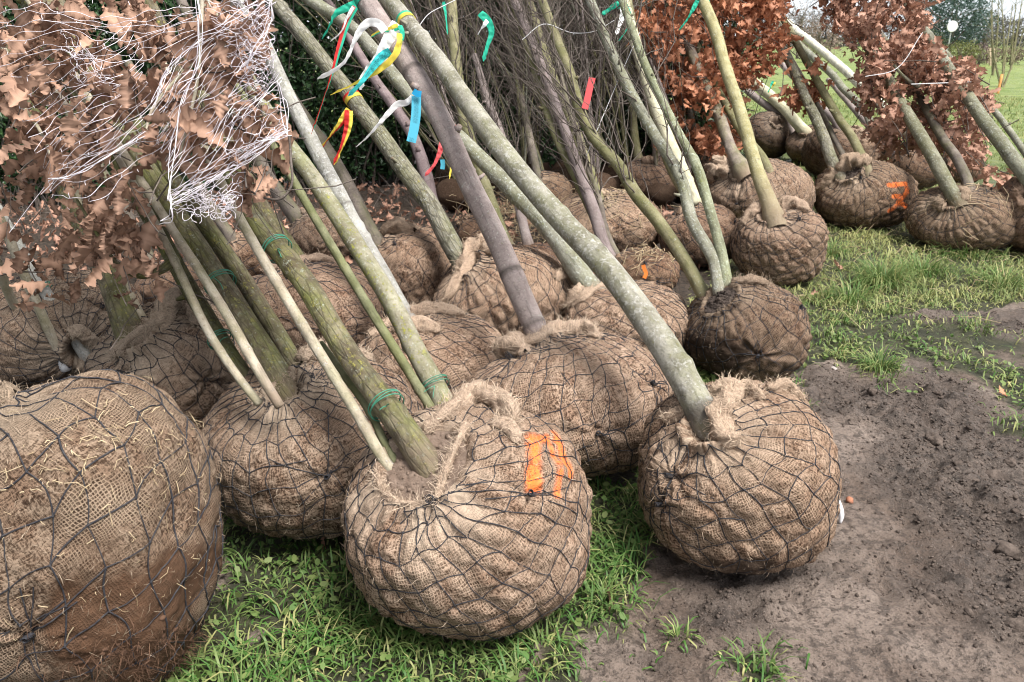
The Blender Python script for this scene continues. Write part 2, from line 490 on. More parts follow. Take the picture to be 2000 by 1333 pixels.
def ground_z(x, y):
    p = np.stack([x, y, np.zeros_like(x)], -1)
    g, yd = grass_at(x, y)
    near = np.clip((9 - y) / 4, 0, 1)
    m = (1 - g) * near
    rough = .2 + .8 * churn_at(x, y)                                    # smooth trodden mud beside churned mud
    z = .012 * fbm(p * 1.7, 21) * near
    z = z + m * rough * (.070 * np.abs(fbm(p * 5, 31)) + .050 * fbm(p * 13, 32) + .018 * np.abs(fbm(p * 38, 35, 2)) - .016)
    z = z + near * g * .012 * fbm(p * 12, 40)
    far = np.clip((y - 9) / 30, 0, 1)
    z = z + far * .12 * fbm(p * .35, 50) * np.clip(1 - (y - 60) / 60, 0, 1)
    return z
def axis(segs):
    r = []
    for a, b, n in segs: r.append(np.linspace(a, b, n, endpoint=False))
    return np.concatenate(r + [[segs[-1][1]]])
gx = axis([(-320, -60, 14), (-60, -12, 24), (-12, -3, 60), (-3, -1.1, 60), (-1.1, 2.6, 330), (2.6, 7, 110), (7, 30, 50), (30, 90, 24), (90, 320, 12)])
gy = axis([(-3, .6, 12), (.6, 4.2, 330), (4.2, 8, 120), (8, 20, 80), (20, 70, 60), (70, 420, 24)])
X, Y = np.meshgrid(gx, gy)
Z = ground_z(X, Y)
G_, YD = grass_at(X, Y)
mb = MB()
ny, nx = X.shape
idx = np.arange(ny * nx).reshape(ny, nx)
mb.add(np.stack([X, Y, Z], -1), np.stack([idx[:-1, :-1], idx[:-1, 1:], idx[1:, 1:], idx[1:, :-1]], -1),
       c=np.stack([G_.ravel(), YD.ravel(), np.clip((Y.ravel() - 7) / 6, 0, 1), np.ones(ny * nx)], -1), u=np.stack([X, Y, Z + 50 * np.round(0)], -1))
CH = churn_at(X, Y).ravel()
def mat_ground():
    m = NT('earth and turf', .8, .4)
    uv = m.attr('uvm'); mk = m.mask()
    n1 = m.noise(uv, 1.6, 5, .6); n2 = m.noise(uv, 30, 6, .7)
    mud = m.mix(m.ramp(n1, .35, .65), (.15, .108, .084), (.275, .218, .182))
    mud = m.mix(m.ramp(n2, .46, .62, 0, .75), mud, (.052, .039, .032))
    mud = m.mix(m.math('MULTIPLY', m.ramp(m.attr('churn', 'Fac'), .15, .7), m.ramp(m.noise(uv, 16, 5, .7), .3, .6, .45, .95)), mud, m.mix(m.ramp(n2, .4, .6), (.038, .029, .024), (.135, .105, .088)))
    mud = m.mix(m.ramp(m.noise(uv, 110, 3, .75), .50, .66, 0, .7), mud, (.042, .032, .027))
    mud = m.mix(m.ramp(m.noise(m.vmath('ADD', uv, (3.3, 1.7, 0)), 150, 2, .7), .60, .72, 0, .6), mud, (.30, .26, .235))
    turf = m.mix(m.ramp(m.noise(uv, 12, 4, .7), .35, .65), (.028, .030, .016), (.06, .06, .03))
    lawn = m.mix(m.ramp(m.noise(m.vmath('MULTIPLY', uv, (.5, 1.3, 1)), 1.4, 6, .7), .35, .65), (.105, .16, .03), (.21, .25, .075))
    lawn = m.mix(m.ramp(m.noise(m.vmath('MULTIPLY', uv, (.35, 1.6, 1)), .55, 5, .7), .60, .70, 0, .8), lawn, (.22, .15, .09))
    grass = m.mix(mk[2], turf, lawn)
    yard = m.mix(m.ramp(n2, .4, .6), (.022, .017, .013), (.07, .05, .036))  # dark earth, its colour deepened to stand for shadow between the balls
    soil = m.mix(m.math('MULTIPLY', mk[1], m.math('SUBTRACT', 1.0, mk[2])), mud, yard)
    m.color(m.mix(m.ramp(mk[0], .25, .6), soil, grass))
    m.put(m.ramp(m.noise(uv, 3.5, 3, .6),   .38, .62, .38, .8), m.b.inputs['Roughness'])
    m.bump(m.math('MULTIPLY_ADD', m.noise(uv, 55, 6, .72), 1.0, m.math('MULTIPLY', m.noise(uv, 150, 3, .75), .6)), 1.0, .018)
    return m.m
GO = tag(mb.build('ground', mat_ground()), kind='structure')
GO.data.attributes.new('churn', 'FLOAT', 'POINT').data.foreach_set('value', CH.astype(np.float32))

# ------------------------------------------------------------------ root balls
def sphere_dirs(nt, npi, ax, t0=0.0):
    a = nrm(ax)
    ref = np.array([0, 0, 1.]) if abs(a[2]) < .9 else np.array([1., 0, 0])
    e1 = nrm(np.cross(a, ref)); e2 = np.cross(a, e1)
    th = np.linspace(t0, math.pi, nt); ph = np.linspace(0, 2 * math.pi, npi + 1)
    T, Ph = np.meshgrid(th, ph, indexing='ij')
    d = np.cos(T)[..., None] * a + np.sin(T)[..., None] * (np.cos(Ph)[..., None] * e1 + np.sin(Ph)[..., None] * e2)
    return T, Ph, d, (a, e1, e2)

class Ball:
    """a burlapped root ball fitted to the box it fills in the photo, resting on the ground"""
    def __init__(self, bbox, base, seed, p=2.25, flat=.86, low=.92, lump=1.0):
        self.seed, self.p, self.flat, self.lump = seed, p, flat, lump
        x0, y0, x1, y1 = bbox
        rs = np.random.default_rng(1)
        S = nrm(rs.normal(size=(900, 3)))
        def bb(q):
            pts = np.array([q[0], q[1], low * q[3]]) + S * self._ell(S, q[2], q[3])[:, None]
            px, py, D = proj(pts)
            return np.array([px.min(), py.min(), px.max(), py.max()])
        g = on_ground((x0 + x1) / 2, y1)
        D = proj(g)[2]
        r0 = (x1 - x0) / 2 * D / F
        q = np.array([g[0], g[1] + r0 * .8, r0, r0 * .8])
        tgt = np.array([x0, y0, x1, y1], float)
        for _ in range(25):
            f = bb(q) - tgt
            J = np.zeros((4, 4))
            for k in range(4):
                h = np.zeros(4); h[k] = 1e-3
                J[:, k] = (bb(q + h) - bb(q - h)) / 2e-3
            dq = np.linalg.lstsq(J.T @ J + 1e-2 * np.eye(4) * np.trace(J.T @ J) * 1e-4, -J.T @ f, rcond=None)[0]
            q = q + np.clip(dq, -.25, .25)
            q[2] = max(q[2], .08); q[3] = np.clip(q[3], .5 * q[2], 1.45 * q[2])
        self.r, self.rz = q[2], q[3]
        self.c = np.array([q[0], q[1], low * q[3]])
        self.cut = None
        hit, D = self.hit(*base)
        self.a = nrm(hit - self.c)
        self.cut = self.flat * float(self._ell(self.a[None], self.r, self.rz)[0])
        self.hitp, self.D = self.hit(*base)
        self.pins = []
    def _ell(self, d, r, rz):
        p = self.p
        return (np.abs(d[..., 0] / r) ** p + np.abs(d[..., 1] / r) ** p + np.abs(d[..., 2] / rz) ** p) ** (-1 / p)
    def rad(self, d):
        r = self._ell(d, self.r, self.rz)
        if self.cut is not None:
            r2 = self.cut / np.maximum((d * self.a).sum(-1), .02)
            r = (r ** -9 + r2 ** -9) ** (-1 / 9)
        r3 = self.c[2] / np.maximum(-d[..., 2], .02)                       # flat where it stands
        r = (r ** -14 + (r3 + .012) ** -14) ** (-1 / 14)
        s = self.seed
        return r * (1 + self.lump * (.055 * fbm(d * 1.6 + s * 3.7, s, 2) + .022 * fbm(d * 5.5 + s, s + 3, 2)))
    def hit(self, px, py):
        d = ray(px, py)
        Dc = proj(self.c)[2]
        R = max(self.r, self.rz) * 1.3
        t = np.linspace(Dc - R, Dc + R, 400)
        P = CAMP + d * t[:, None]
        v = P - self.c
        f = np.linalg.norm(v, axis=1) - self.rad(nrm(v))
        i = np.argmax(f < 0) if (f < 0).any() else np.argmin(f)
        if not (f < 0).any():
            P[i] = self.c + nrm(v[i]) * self.rad(nrm(v[i])[None])[0]
        return P[i], t[i]
    def dirof(self, px, py):
        return nrm(self.hit(px, py)[0] - self.c)
    def pinch(self, d):
        for k, w, s in self.pins:
            ang = np.arccos(np.clip((d * k).sum(-1), -1, 1))
            d = nrm(d + (w * np.exp(-(ang / s) ** 2))[..., None] * (k - d) * .9)
        return d

def fibres(mb, P, N, rng, L=(.012, .035), w=.0005, c=(0, 0, 1, 1), lift=.5):
    """loose jute hairs: bent three-point blades lying on or standing off the cloth"""
    n = len(P)
    t = nrm(np.cross(N, rng.normal(size=(n, 3))))
    l = rng.uniform(*L, n)[:, None]
    up = rng.uniform(-.05, lift, n)[:, None]
    p0 = P - N * .002
    p1 = p0 + t * l * .5 + N * l * up
    side = nrm(np.cross(t, N) + rng.normal(size=(n, 3)) * .5)
    p2 = p1 + nrm(t + side * rng.uniform(-.9, .9, (n, 1))) * l * .5 + N * l * up * rng.uniform(-1.2, .6, (n, 1))
    s = side * w
    V = np.stack([p0 - s, p0 + s, p1 - s, p1 + s, p2], 1)
    i = np.arange(n)[:, None] * 5
    mb.add(V, np.concatenate([i, i + 1, i + 3, i + 2], 1), np.concatenate([i + 2, i + 3, i + 4], 1), c=np.asarray(c, float),
           u=np.repeat(rng.random((n, 1, 3)) * 3, 5, 1))

def cloth_roll(mb, pts, rad, seed, rng, soil=0.0, fib=1.0, k=18):
    """a twisted, frayed roll of gathered cloth along pts"""
    n = max(16, int(len(pts) * 9))
    P = resample(np.concatenate([pts, np.asarray(rad, float)[:, None]], 1), n)
    R = np.maximum(P[:, 3], .004); P = P[:, :3]
    R[0] *= .35; R[-1] *= .35
    T = nrm(np.gradient(P, axis=0))
    ref = np.array([0, 0, 1.])
    N = nrm(ref - (T @ ref)[:, None] * T); B = np.cross(T, N)
    a = np.arange(k + 1) * 2 * math.pi / k
    L = np.concatenate([[0], np.cumsum(np.linalg.norm(np.diff(P, axis=0), axis=1))])
    A = a[None] + L[:, None] * 9 + seed
    ridge = .22 * np.cos(3 * A + 2 * noise(np.stack([L * 20, L * 0, L * 0 + seed], -1), seed)[:, None]) + .12 * np.cos(7 * A)
    q = np.stack([np.cos(a)[None] * np.ones((n, 1)), np.sin(a)[None] * np.ones((n, 1)), L[:, None] * 22 * np.ones((1, k + 1))], -1)
    RR = R[:, None] * (1 + ridge + .35 * fbm(q * 1.4 + seed, seed + 1, 3))
    nn = np.cos(a)[None, :, None] * N[:, None] + np.sin(a)[None, :, None] * B[:, None]
    V = P[:, None] + nn * RR[..., None]
    ii = np.arange(n * (k + 1)).reshape(n, k + 1)
    Q = np.stack([ii[:-1, :-1], ii[:-1, 1:], ii[1:, 1:], ii[1:, :-1]], -1)
    U = np.stack([a[None] * R.mean() * np.ones((n, 1)), L[:, None] * np.ones((1, k + 1)), np.full((n, k + 1), seed * .37)], -1)
    mb.add(V, Q, c=(0, soil, .45, 1), u=U)
    m = int(fib * 260 * L[-1] / .1)
    if m:
        i = rng.integers(0, n, m); j = rng.integers(0, k, m)
        fibres(mb, V[i, j], nn[i, j], rng, (.012, .04), .0007, lift=.9)

def make_ball(tree, B, near, tint=(1, 1, 1), dirt=0.15, pins=(), rolls=(), auto_roll=True, soil=.26, lip=.025, paint=None, pitch=.072,
              open_weave=False, quilt=.019, soil_mat=None, hem=True, wire_r=.0015, dirt_side=None, soil_show=True, peat=False):
    """tree > root_ball (> wire_netting, soil)"""
    s = B.seed
    rng = np.random.default_rng(s + 100)
    nt, npi = [(40, 56), (90, 130), (170, 250)][near]
    for q in pins: B.pins.append((B.dirof(*q[:2]), q[2] if len(q) > 2 else .5, q[3] if len(q) > 3 else .38))
    if not pins and near:
        for _ in range(2):
            v = nrm(rng.normal(size=3) + np.array([0, -1.0, .2])); B.pins.append((v, .5, .35))
    # the wire net: rings and meridians round the trunk end, drawn together at its ties
    a, e1, e2 = sphere_dirs(3, 4, B.a)[3]
    nm = max(10, int(2 * math.pi * B.r / pitch)); nr = max(6, int(math.pi * (B.r + B.rz) / 2 / pitch))
    th = np.linspace(soil + .12, math.pi - .12, nr)
    ii, jj = np.meshgrid(np.arange(nr), np.arange(nm), indexing='ij')
    step = th[1] - th[0]
    T = th[ii] + rng.normal(0, .06, ii.shape) * step + ((jj % 2) - .5) * .22 * step
    Ph = (jj + rng.normal(0, .06, jj.shape) + .16 * (ii % 2)) * 2 * math.pi / nm + .35 * np.sin(ii * .35 + s)
    d = np.cos(T)[..., None] * a + np.sin(T)[..., None] * (np.cos(Ph)[..., None] * e1 + np.sin(Ph)[..., None] * e2)
    d = B.pinch(d)
    segs = []
    for i in range(nr):
        for j in range(nm):
            if rng.random() > .015: segs.append((d[i, j], d[i, (j + 1) % nm]))
            if i + 1 < nr and rng.random() > .015: segs.append((d[i, j], d[i + 1, j]))
    for k, w, sg in B.pins:                                                # drawn-in wires that run to each tie
        for _ in range(6):
            v = nrm(k + .26 * rng.normal(size=3)); segs.append((k, v))
    A = np.array([q[0] for q in segs]); Z = np.array([q[1] for q in segs])
    sub = 7 if near == 2 else 5
    f = np.linspace(0, 1, sub)[None, :, None]
    sag = rng.normal(0, .012, (len(A), 1, 3)) * np.sin(f * math.pi)
    W = nrm(A[:, None] * (1 - f) + Z[:, None] * f + sag)
    wr = B.rad(W)
    kd = KDTree(W.shape[0] * W.shape[1])
    for i, q in enumerate((B.c + W * wr[..., None]).reshape(-1, 3)): kd.insert(q, i)
    kd.balance()
    def folds(D):
        """cloth relief under the wires: gathers that fan from the trunk end and from each tie"""
        T = np.arccos(np.clip(D @ a, -1, 1)); Ph = np.arctan2(D @ e2, D @ e1)
        q = np.stack([np.cos(Ph) * 3.4, np.sin(Ph) * 3.4, T * .8], -1)
        under = np.clip((T - soil) / .2, 0, 1)
        fold = .013 * fbm(q * 1.5 + s, s + 5, 3) * np.exp(-((T - soil - .1) / .55) ** 2) * under
        for k, w, sg in B.pins:
            ang = np.arccos(np.clip((D * k).sum(-1), -1, 1))
            x1 = nrm(np.cross(k, [.3, .2, .9])); x2 = np.cross(k, x1)
            az = np.arctan2((D * x2).sum(-1), (D * x1).sum(-1))
            wv = fbm(np.stack([np.cos(az) * 3, np.sin(az) * 3, ang * 2 + s], -1), s + 7, 3)
            fold = fold + .022 * wv * np.exp(-(ang / .4) ** 2) - .014 * np.exp(-(ang / .07) ** 2)
        arc = .5 + .5 * noise(np.stack([np.cos(Ph) * 1.3, np.sin(Ph) * 1.3, Ph * 0 + s], -1), s + 4)
        lipz = lip * (.35 + 1.1 * arc) * np.exp(-((T - soil - .07) / .06) ** 2) * (1 + .35 * noise(q * 3, s + 6))
        return fold + .0035 * fbm(D * 26 + s, s + 2, 3) + lipz
    # cloth
    T, Ph, D, _ = sphere_dirs(nt, npi, B.a)
    # squeeze rows toward the trunk end, where the folds are
    r = B.rad(D)
    P = B.c + D * r[..., None]
    flat = P.reshape(-1, 3)
    dist = np.array([kd.find(q)[2] for q in flat]).reshape(T.shape)
    am = quilt * (.55 + .6 * fbm(D * 3 + s, s + 9, 2))
    bulge = am * (1 - np.exp(-(dist / (.021)) ** 2))
    under = np.clip((T - soil) / .2, 0, 1)
    bulge *= under
    q = np.stack([np.cos(Ph) * 3.4, np.sin(Ph) * 3.4, T * .8], -1)
    sink = -.03 * np.clip(1 - T / max(soil, .01), 0, 1) ** .5 * (T < soil)
    disp = bulge + folds(D) + sink
    P = B.c + D * (r + disp)[..., None]
    P[..., 2] = np.maximum(P[..., 2], -.02)
    mask = np.zeros((*T.shape, 4)); mask[..., 3] = 1
    dn = fbm(D * 2.3 + 7 + s, s + 12, 4)
    ds = D @ nrm(dirt_side) if dirt_side is not None else -D[..., 2]
    mask[..., 1] = np.clip((dn * .9 + ds * .9 - .75 + dirt * 1.6) * 2.2, 0, .92)
    mask[..., 1] = np.maximum(mask[..., 1], np.clip((soil - T) * 18, 0, .9) * (1 if soil_show else 0))
    mask[..., 2] = np.clip(1.1 * np.exp(-((T - soil - .1) / .3) ** 2) * (.4 + .7 * noise(q * 1.5, s + 8)), 0, .8)
    if paint:
        acc = np.zeros(T.shape)
        for stroke, wd, amt in paint:
            pts = np.array([B.hit(*q)[0] for q in stroke])
            for p0, p1 in zip(pts[:-1], pts[1:]):
                v = p1 - p0
                t = np.clip(((P - p0) @ v) / (v @ v), 0, 1)
                dd = np.linalg.norm(P - (p0 + t[..., None] * v), axis=-1)
                acc = np.maximum(acc, amt * np.exp(-(dd / wd) ** 2))
        mask[..., 0] = np.clip(acc * (1 + .8 * fbm(P * 50, 3, 2)), 0, 1)
    U = np.stack([Ph * B.r, T * (B.r + B.rz) / 2, np.full(T.shape, s * .731)], -1)
    idx = np.arange(T.size).reshape(T.shape)
    mb = MB()
    mb.add(P, np.stack([idx[:-1, :-1], idx[1:, :-1], idx[1:, 1:], idx[:-1, 1:]], -1), c=mask, u=U)
    nrmD = D.reshape(-1, 3)
    P2 = P.reshape(-1, 3)
    nf = [0, 500, 3600][near]
    if nf:
        ok = np.nonzero((T.ravel() > soil) & (P2[:, 2] > .02))[0]
        wgt = (np.sin(T) + .02).ravel()[ok] * (1 + 5 * mask[..., 2].ravel()[ok]); wgt /= wgt.sum()
        i = rng.choice(ok, nf, p=wgt)
        fibres(mb, P2[i], nrmD[i], rng, (.010, .034), .00055 if near == 2 else .001, c=(0, 0, .8, 1))
    for rl in rolls:
        pts, rr = [], []
        for x, y, w in rl:
            h, Dd = B.hit(x, y)
            rad = w * Dd / F / 2
            pts.append(h + nrm(h - B.c) * rad * .55); rr.append(rad)
        cloth_roll(mb, np.array(pts), rr, s + len(rr), rng, fib=[.3, .6, 1][near])
    if auto_roll and not rolls:
        for z in range(2):
            p0 = rng.uniform(0, 6.28); span = rng.uniform(1.0, 2.4)
            pp = np.linspace(p0, p0 + span, 6); tt = soil + .06 + rng.normal(0, .03, 6)
            dd = np.cos(tt)[:, None] * a + np.sin(tt)[:, None] * (np.cos(pp)[:, None] * e1 + np.sin(pp)[:, None] * e2)
            rr = rng.uniform(.018, .034, 6) * (B.r / .33)
            cloth_roll(mb, B.c + dd * (B.rad(dd) + .01)[:, None], rr, s + z, rng, fib=[.15, .4, 1][near], k=12)
    ball = mb.build('root_ball', BURLAP_OPEN if open_weave else BURLAP, tree)
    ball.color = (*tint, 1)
    # wires
    wd = np.array([kd.find(q)[2] for q in (B.c + W[:, 0] * wr[:, :1])[:1]])
    wm = MB()
    WP = B.c + W * (wr + folds(W) + .0022 + .003 * np.clip(noise(W * 5 + s, s + 20), -.4, 1))[..., None]
    keep = (WP[..., 2].max(1) > .0)
    Rw = np.full(WP.shape[:2], wire_r if near else wire_r * 1.5) * rng.uniform(.75, 1.25, (len(WP), 1))
    tubes(WP[keep], Rw[keep], 4 if near else 3, mb=wm)
    if near:                                                               # twisted joints
        jp = WP[keep][:, 0]; jv = nrm(rng.normal(size=jp.shape)) * .004
        tubes(np.stack([jp - jv, jp, jp + jv], 1), np.tile(np.array([[.4, 1.75, .4]]) * wire_r, (len(jp), 1)), 4, mb=wm)
    for k, w, sg in B.pins:                                                # a coil of wire at each tie
        if not near: break
        ctr = B.c + k * (B.rad(k[None])[0] + .004)
        x1 = nrm(np.cross(k, [.3, .2, .9])); x2 = np.cross(k, x1)
        t = np.linspace(0, 1, 60)
        cr = .011 if w > .6 else .007
        coil = ctr + (k * 1.0 + x1 * .5) * (t[:, None] - .3) * cr * 3 + cr * (np.cos(t * 38)[:, None] * x1 + np.sin(t * 38)[:, None] * x2)
        tubes(coil, np.full(60, wire_r * .9), 4, mb=wm)
    net = wm.build('wire_netting', WIRE, ball)
    if soil_mat is not None:
        T, Ph, D, _ = sphere_dirs(26, 60, B.a)
        T = T / math.pi * soil * 1.0
        D = np.cos(T)[..., None] * a + np.sin(T)[..., None] * (np.cos(Ph)[..., None] * e1 + np.sin(Ph)[..., None] * e2)
        r = B.rad(D) - .012
        Q = B.c + D * r[..., None]
        Q = Q + D * (.012 * np.abs(fbm(Q * 28, s, 3)) + .006 * fbm(Q * 80, s + 1, 2) + .01)[..., None]
        sm = MB(); idx = np.arange(T.size).reshape(T.shape)
        sm.add(Q, np.stack([idx[:-1, :-1], idx[1:, :-1], idx[1:, 1:], idx[:-1, 1:]], -1), u=Q)
        clods(sm, Q.reshape(-1, 3)[rng.integers(0, Q.shape[0] * Q.shape[1], 140)], rng, (.003, .011))
        sm.build('soil', soil_mat, ball)
    if peat:
        sm = MB(); q = np.array([B.hit(rng.normal(270, 85), rng.normal(1285, 36))[0] for _ in range(900)])
        clods(sm, q - nrm(q - B.c) * .003, rng, (.0016, .010)); fibres(sm, q, nrm(q - B.c), rng, (.02, .06), .0007, lift=.8); sm.build('soil', PEAT, ball)
    return ball

ICO = {}
def clods(mb, P, rng, size=(.004, .016), c=None, squash=.7, res=1):
    """crumbs of earth: little rough lumps"""
    if res not in ICO:
        import bmesh
        bm = bmesh.new(); bmesh.ops.create_icosphere(bm, subdivisions=res, radius=1)
        bm.verts.ensure_lookup_table()
        ICO[res] = (np.array([v.co[:] for v in bm.verts]), np.array([[v.index for v in f_.verts] for f_ in bm.faces])); bm.free()
    ICO_ = ICO[res]
    n = len(P)
    s = rng.uniform(0, 1, n) ** 2.2 * (size[1] - size[0]) + size[0]
    V = ICO_[0][None] * s[:, None, None] * rng.uniform(.6, 1.3, (n, 1, 3))
    V[..., 2] *= squash
    V = V * (1 + .45 * fbm(ICO_[0][None] * (1.5 if res < 3 else 2.6) + rng.random((n, 1, 3)) * 50, 4, 2 + 2 * (res > 1)))[..., None]
    V = V + np.asarray(P)[:, None]
    m = len(ICO_[0])
    mb.add(V, None, ICO_[1][None] + (np.arange(n) * m)[:, None, None], c=c, u=V)

# ------------------------------------------------------------------ trunks, canes, ties, twigs
def stem_points(B, pts, D0, D1, into=.10, n=None, ext=.5):
    """photo points (x, y, width) with depth running from D0 to D1 -> (m, 4) of place and radius, rooted `into` the ball and carried on past the frame"""
    a = np.array(pts, float)
    L = np.concatenate([[0], np.cumsum(np.hypot(*np.diff(a[:, :2], axis=0).T))])
    f = L / L[-1]
    D = 1 / (1 / D0 + (1 / D1 - 1 / D0) * f)
    P = at(a[:, 0], a[:, 1], D)
    R = a[:, 2] / 2 * D / F
    q = np.concatenate([P, R[:, None]], 1)
    b = q[0].copy(); b[:3] += nrm(.35 * nrm(B.c - q[0, :3]) - nrm(q[1, :3] - q[0, :3])) * into * 1.3
    e = q[-1].copy(); e[:3] += nrm(q[-1, :3] - q[-2, :3]) * ext; e[3] *= .9
    return np.concatenate(([[b]] if into > 0 else []) + [q] + ([[e]] if ext else []))

def trunk_mesh(q, seed, rings=(), knots=12, k=20, flare=0.0, red=0.0, stubs=0):
    rng = np.random.default_rng(seed)
    L0 = np.linalg.norm(np.diff(q[:, :3], axis=0), axis=1).sum()
    n = int(np.clip(L0 / .016, 24, 240))
    s = resample(q, n)
    P, R = s[:, :3], np.maximum(s[:, 3], .002)
    t = np.linspace(0, 1, n)
    L = t * L0
    P = P + .35 * R.mean() * np.stack([fbm(np.stack([L * 1.6, L * 0 + seed, L * 0 + z], -1), seed + z, 2) for z in range(3)], -1)
    mb = MB()
    T = nrm(np.gradient(P, axis=0)); ref = np.array([.2, 0, 1.]) if abs(T[n // 2, 2]) < .85 else np.array([1., 0, 0])
    N = nrm(ref - (T @ ref)[:, None] * T); Bv = np.cross(T, N)
    a = np.arange(k) * 2 * math.pi / k
    RR = R[:, None] * (1 + .05 * fbm(np.stack([np.cos(a)[None] * np.ones((n, 1)), np.sin(a)[None] * np.ones((n, 1)), L[:, None] * 5 * np.ones((1, k))], -1) * 1.2 + seed, seed, 3))
    if flare: RR *= (1 + flare * np.exp(-np.maximum(L - .1, 0) / .06))[:, None]
    col = np.zeros((n, k, 4)); col[..., 3] = 1
    if red: col[..., 1] = np.clip(1.1 - L[:, None] / red, 0, 1)
    for _ in range(knots):                                                # healed branch scars
        l0, a0, w = rng.uniform(.15, L0), rng.uniform(0, 6.28), rng.uniform(.012, .026)
        da = (a[None] - a0 + math.pi) % (2 * math.pi) - math.pi
        g = np.exp(-((L[:, None] - l0) / w) ** 2 - (da * R[:, None] / w) ** 2)
        RR += g * R[:, None] * rng.uniform(.10, .32)
        col[..., 0] = np.maximum(col[..., 0], .8 * np.exp(-((L[:, None] - l0) / w / .5) ** 2 - (da * R[:, None] / w / .5) ** 2) * (rng.random() < .5))
    for l0, w, amt in rings:                                              # girth scars: l0 in metres from the root
        g = np.exp(-((L - l0 + .004 * 0) / w) ** 4)
        col[..., 0] = np.maximum(col[..., 0], (g * amt)[:, None]); RR *= (1 + .05 * g)[:, None]
    V = P[:, None] + RR[..., None] * (np.cos(a)[None, :, None] * N[:, None] + np.sin(a)[None, :, None] * Bv[:, None])
    ii = np.arange(n)[:, None] * k; j = np.arange(k); jn = (j + 1) % k
    Q = np.stack([ii[:-1] + j, ii[:-1] + jn, ii[1:] + jn, ii[1:] + j], -1)
    U = np.stack([RR * np.cos(a), RR * np.sin(a), L[:, None] * np.ones((1, k))], -1)
    mb.add(V, Q, c=col.reshape(-1, 4), u=U)
    for _ in range(stubs):
        i = int(rng.integers(n // 6, n - 4)); a0 = rng.uniform(0, 6.28); dr = math.cos(a0) * N[i] + math.sin(a0) * Bv[i]
        l = rng.uniform(.012, .04); d = nrm(dr + .5 * T[i])
        c = np.zeros((6 * 8, 4)); c[:, 3] = 1; c[-24:, 1] = .8
        tubes(np.stack([P[i] + dr * R[i] * .8, P[i] + dr * R[i] + d * l * .5, P[i] + dr * R[i] + d * l, P[i] + dr * R[i] + d * l * 1.02]), np.array([.5, .32, .27, .2]) * R[i] * rng.uniform(.5, 1), 8, cap=True, mb=mb)
        mb.c[-1] = c
    return mb, P, R, L

def cane_mesh(q, seed, tip=None, cut_end=True):
    L0 = np.linalg.norm(np.diff(q[:, :3], axis=0), axis=1).sum()
    n = int(np.clip(L0 / .02, 16, 160))
    s = resample(q, n); P, R = s[:, :3], s[:, 3].copy()
    L = np.linspace(0, L0, n)
    for z in np.arange(.13 + (seed % 5) * .03, L0, .21): R *= 1 + .14 * np.exp(-((L - z) / .008) ** 2)
    col = np.zeros((n, 4)); col[:, 3] = 1
    if tip: col[:, 1] = np.clip(1.3 - L / tip, 0, 1)
    mb = MB()
    tubes(P, R, 10, cap=True, mb=mb)
    c = mb.c[0]; c[:] = np.repeat(np.concatenate([col[:1], col, col[-1:]]), 10, 0)
    return mb, P, R, L

def strap(mb, P, T, r, turns=3, w=.002, loose=2, rng=None):
    """a thin tie wound round trunk and cane"""
    T = nrm(T); x1 = nrm(np.cross(T, [0.1, .2, 1])); x2 = np.cross(T, x1)
    t = np.linspace(0, turns * 2 * math.pi, turns * 22)
    h = .012 * np.sin(t * .37) + .006 * (t / t[-1])
    tubes(P + r * (np.cos(t)[:, None] * x1 + np.sin(t)[:, None] * x2) + h[:, None] * T, np.full(len(t), w), 5, mb=mb)
    rng = rng or np.random.default_rng(5)
    for _ in range(loose):
        d = nrm(CAMP - P) * .6 + rng.normal(size=3) * .7
        p0 = P + nrm(CAMP - P) * r
        tubes(resample(np.array([p0, p0 + nrm(d) * .02, p0 + nrm(d) * .045 + [0, 0, -.006]]), 6), np.full(6, w * .9), 5, mb=mb)

def twig_set(mb, P, dirs, lens, rads, rng, m=7, droop=0.0, wob=.12, k=4):
    """n wavering tapered twigs from points P along dirs"""
    n = len(P)
    t = np.linspace(0, 1, m)[None, :, None]
    w = np.cumsum(rng.normal(0, wob, (n, m, 3)), 1); w[:, 0] = 0
    Q = P[:, None] + dirs[:, None] * lens[:, None, None] * t + w * lens[:, None, None] / m * 1.2
    Q[..., 2] -= droop * (t[..., 0] ** 2) * lens[:, None]
    R = rads[:, None] * (1 - .8 * t[..., 0])
    tubes(Q, np.maximum(R, .0009), k, mb=mb)
    return Q

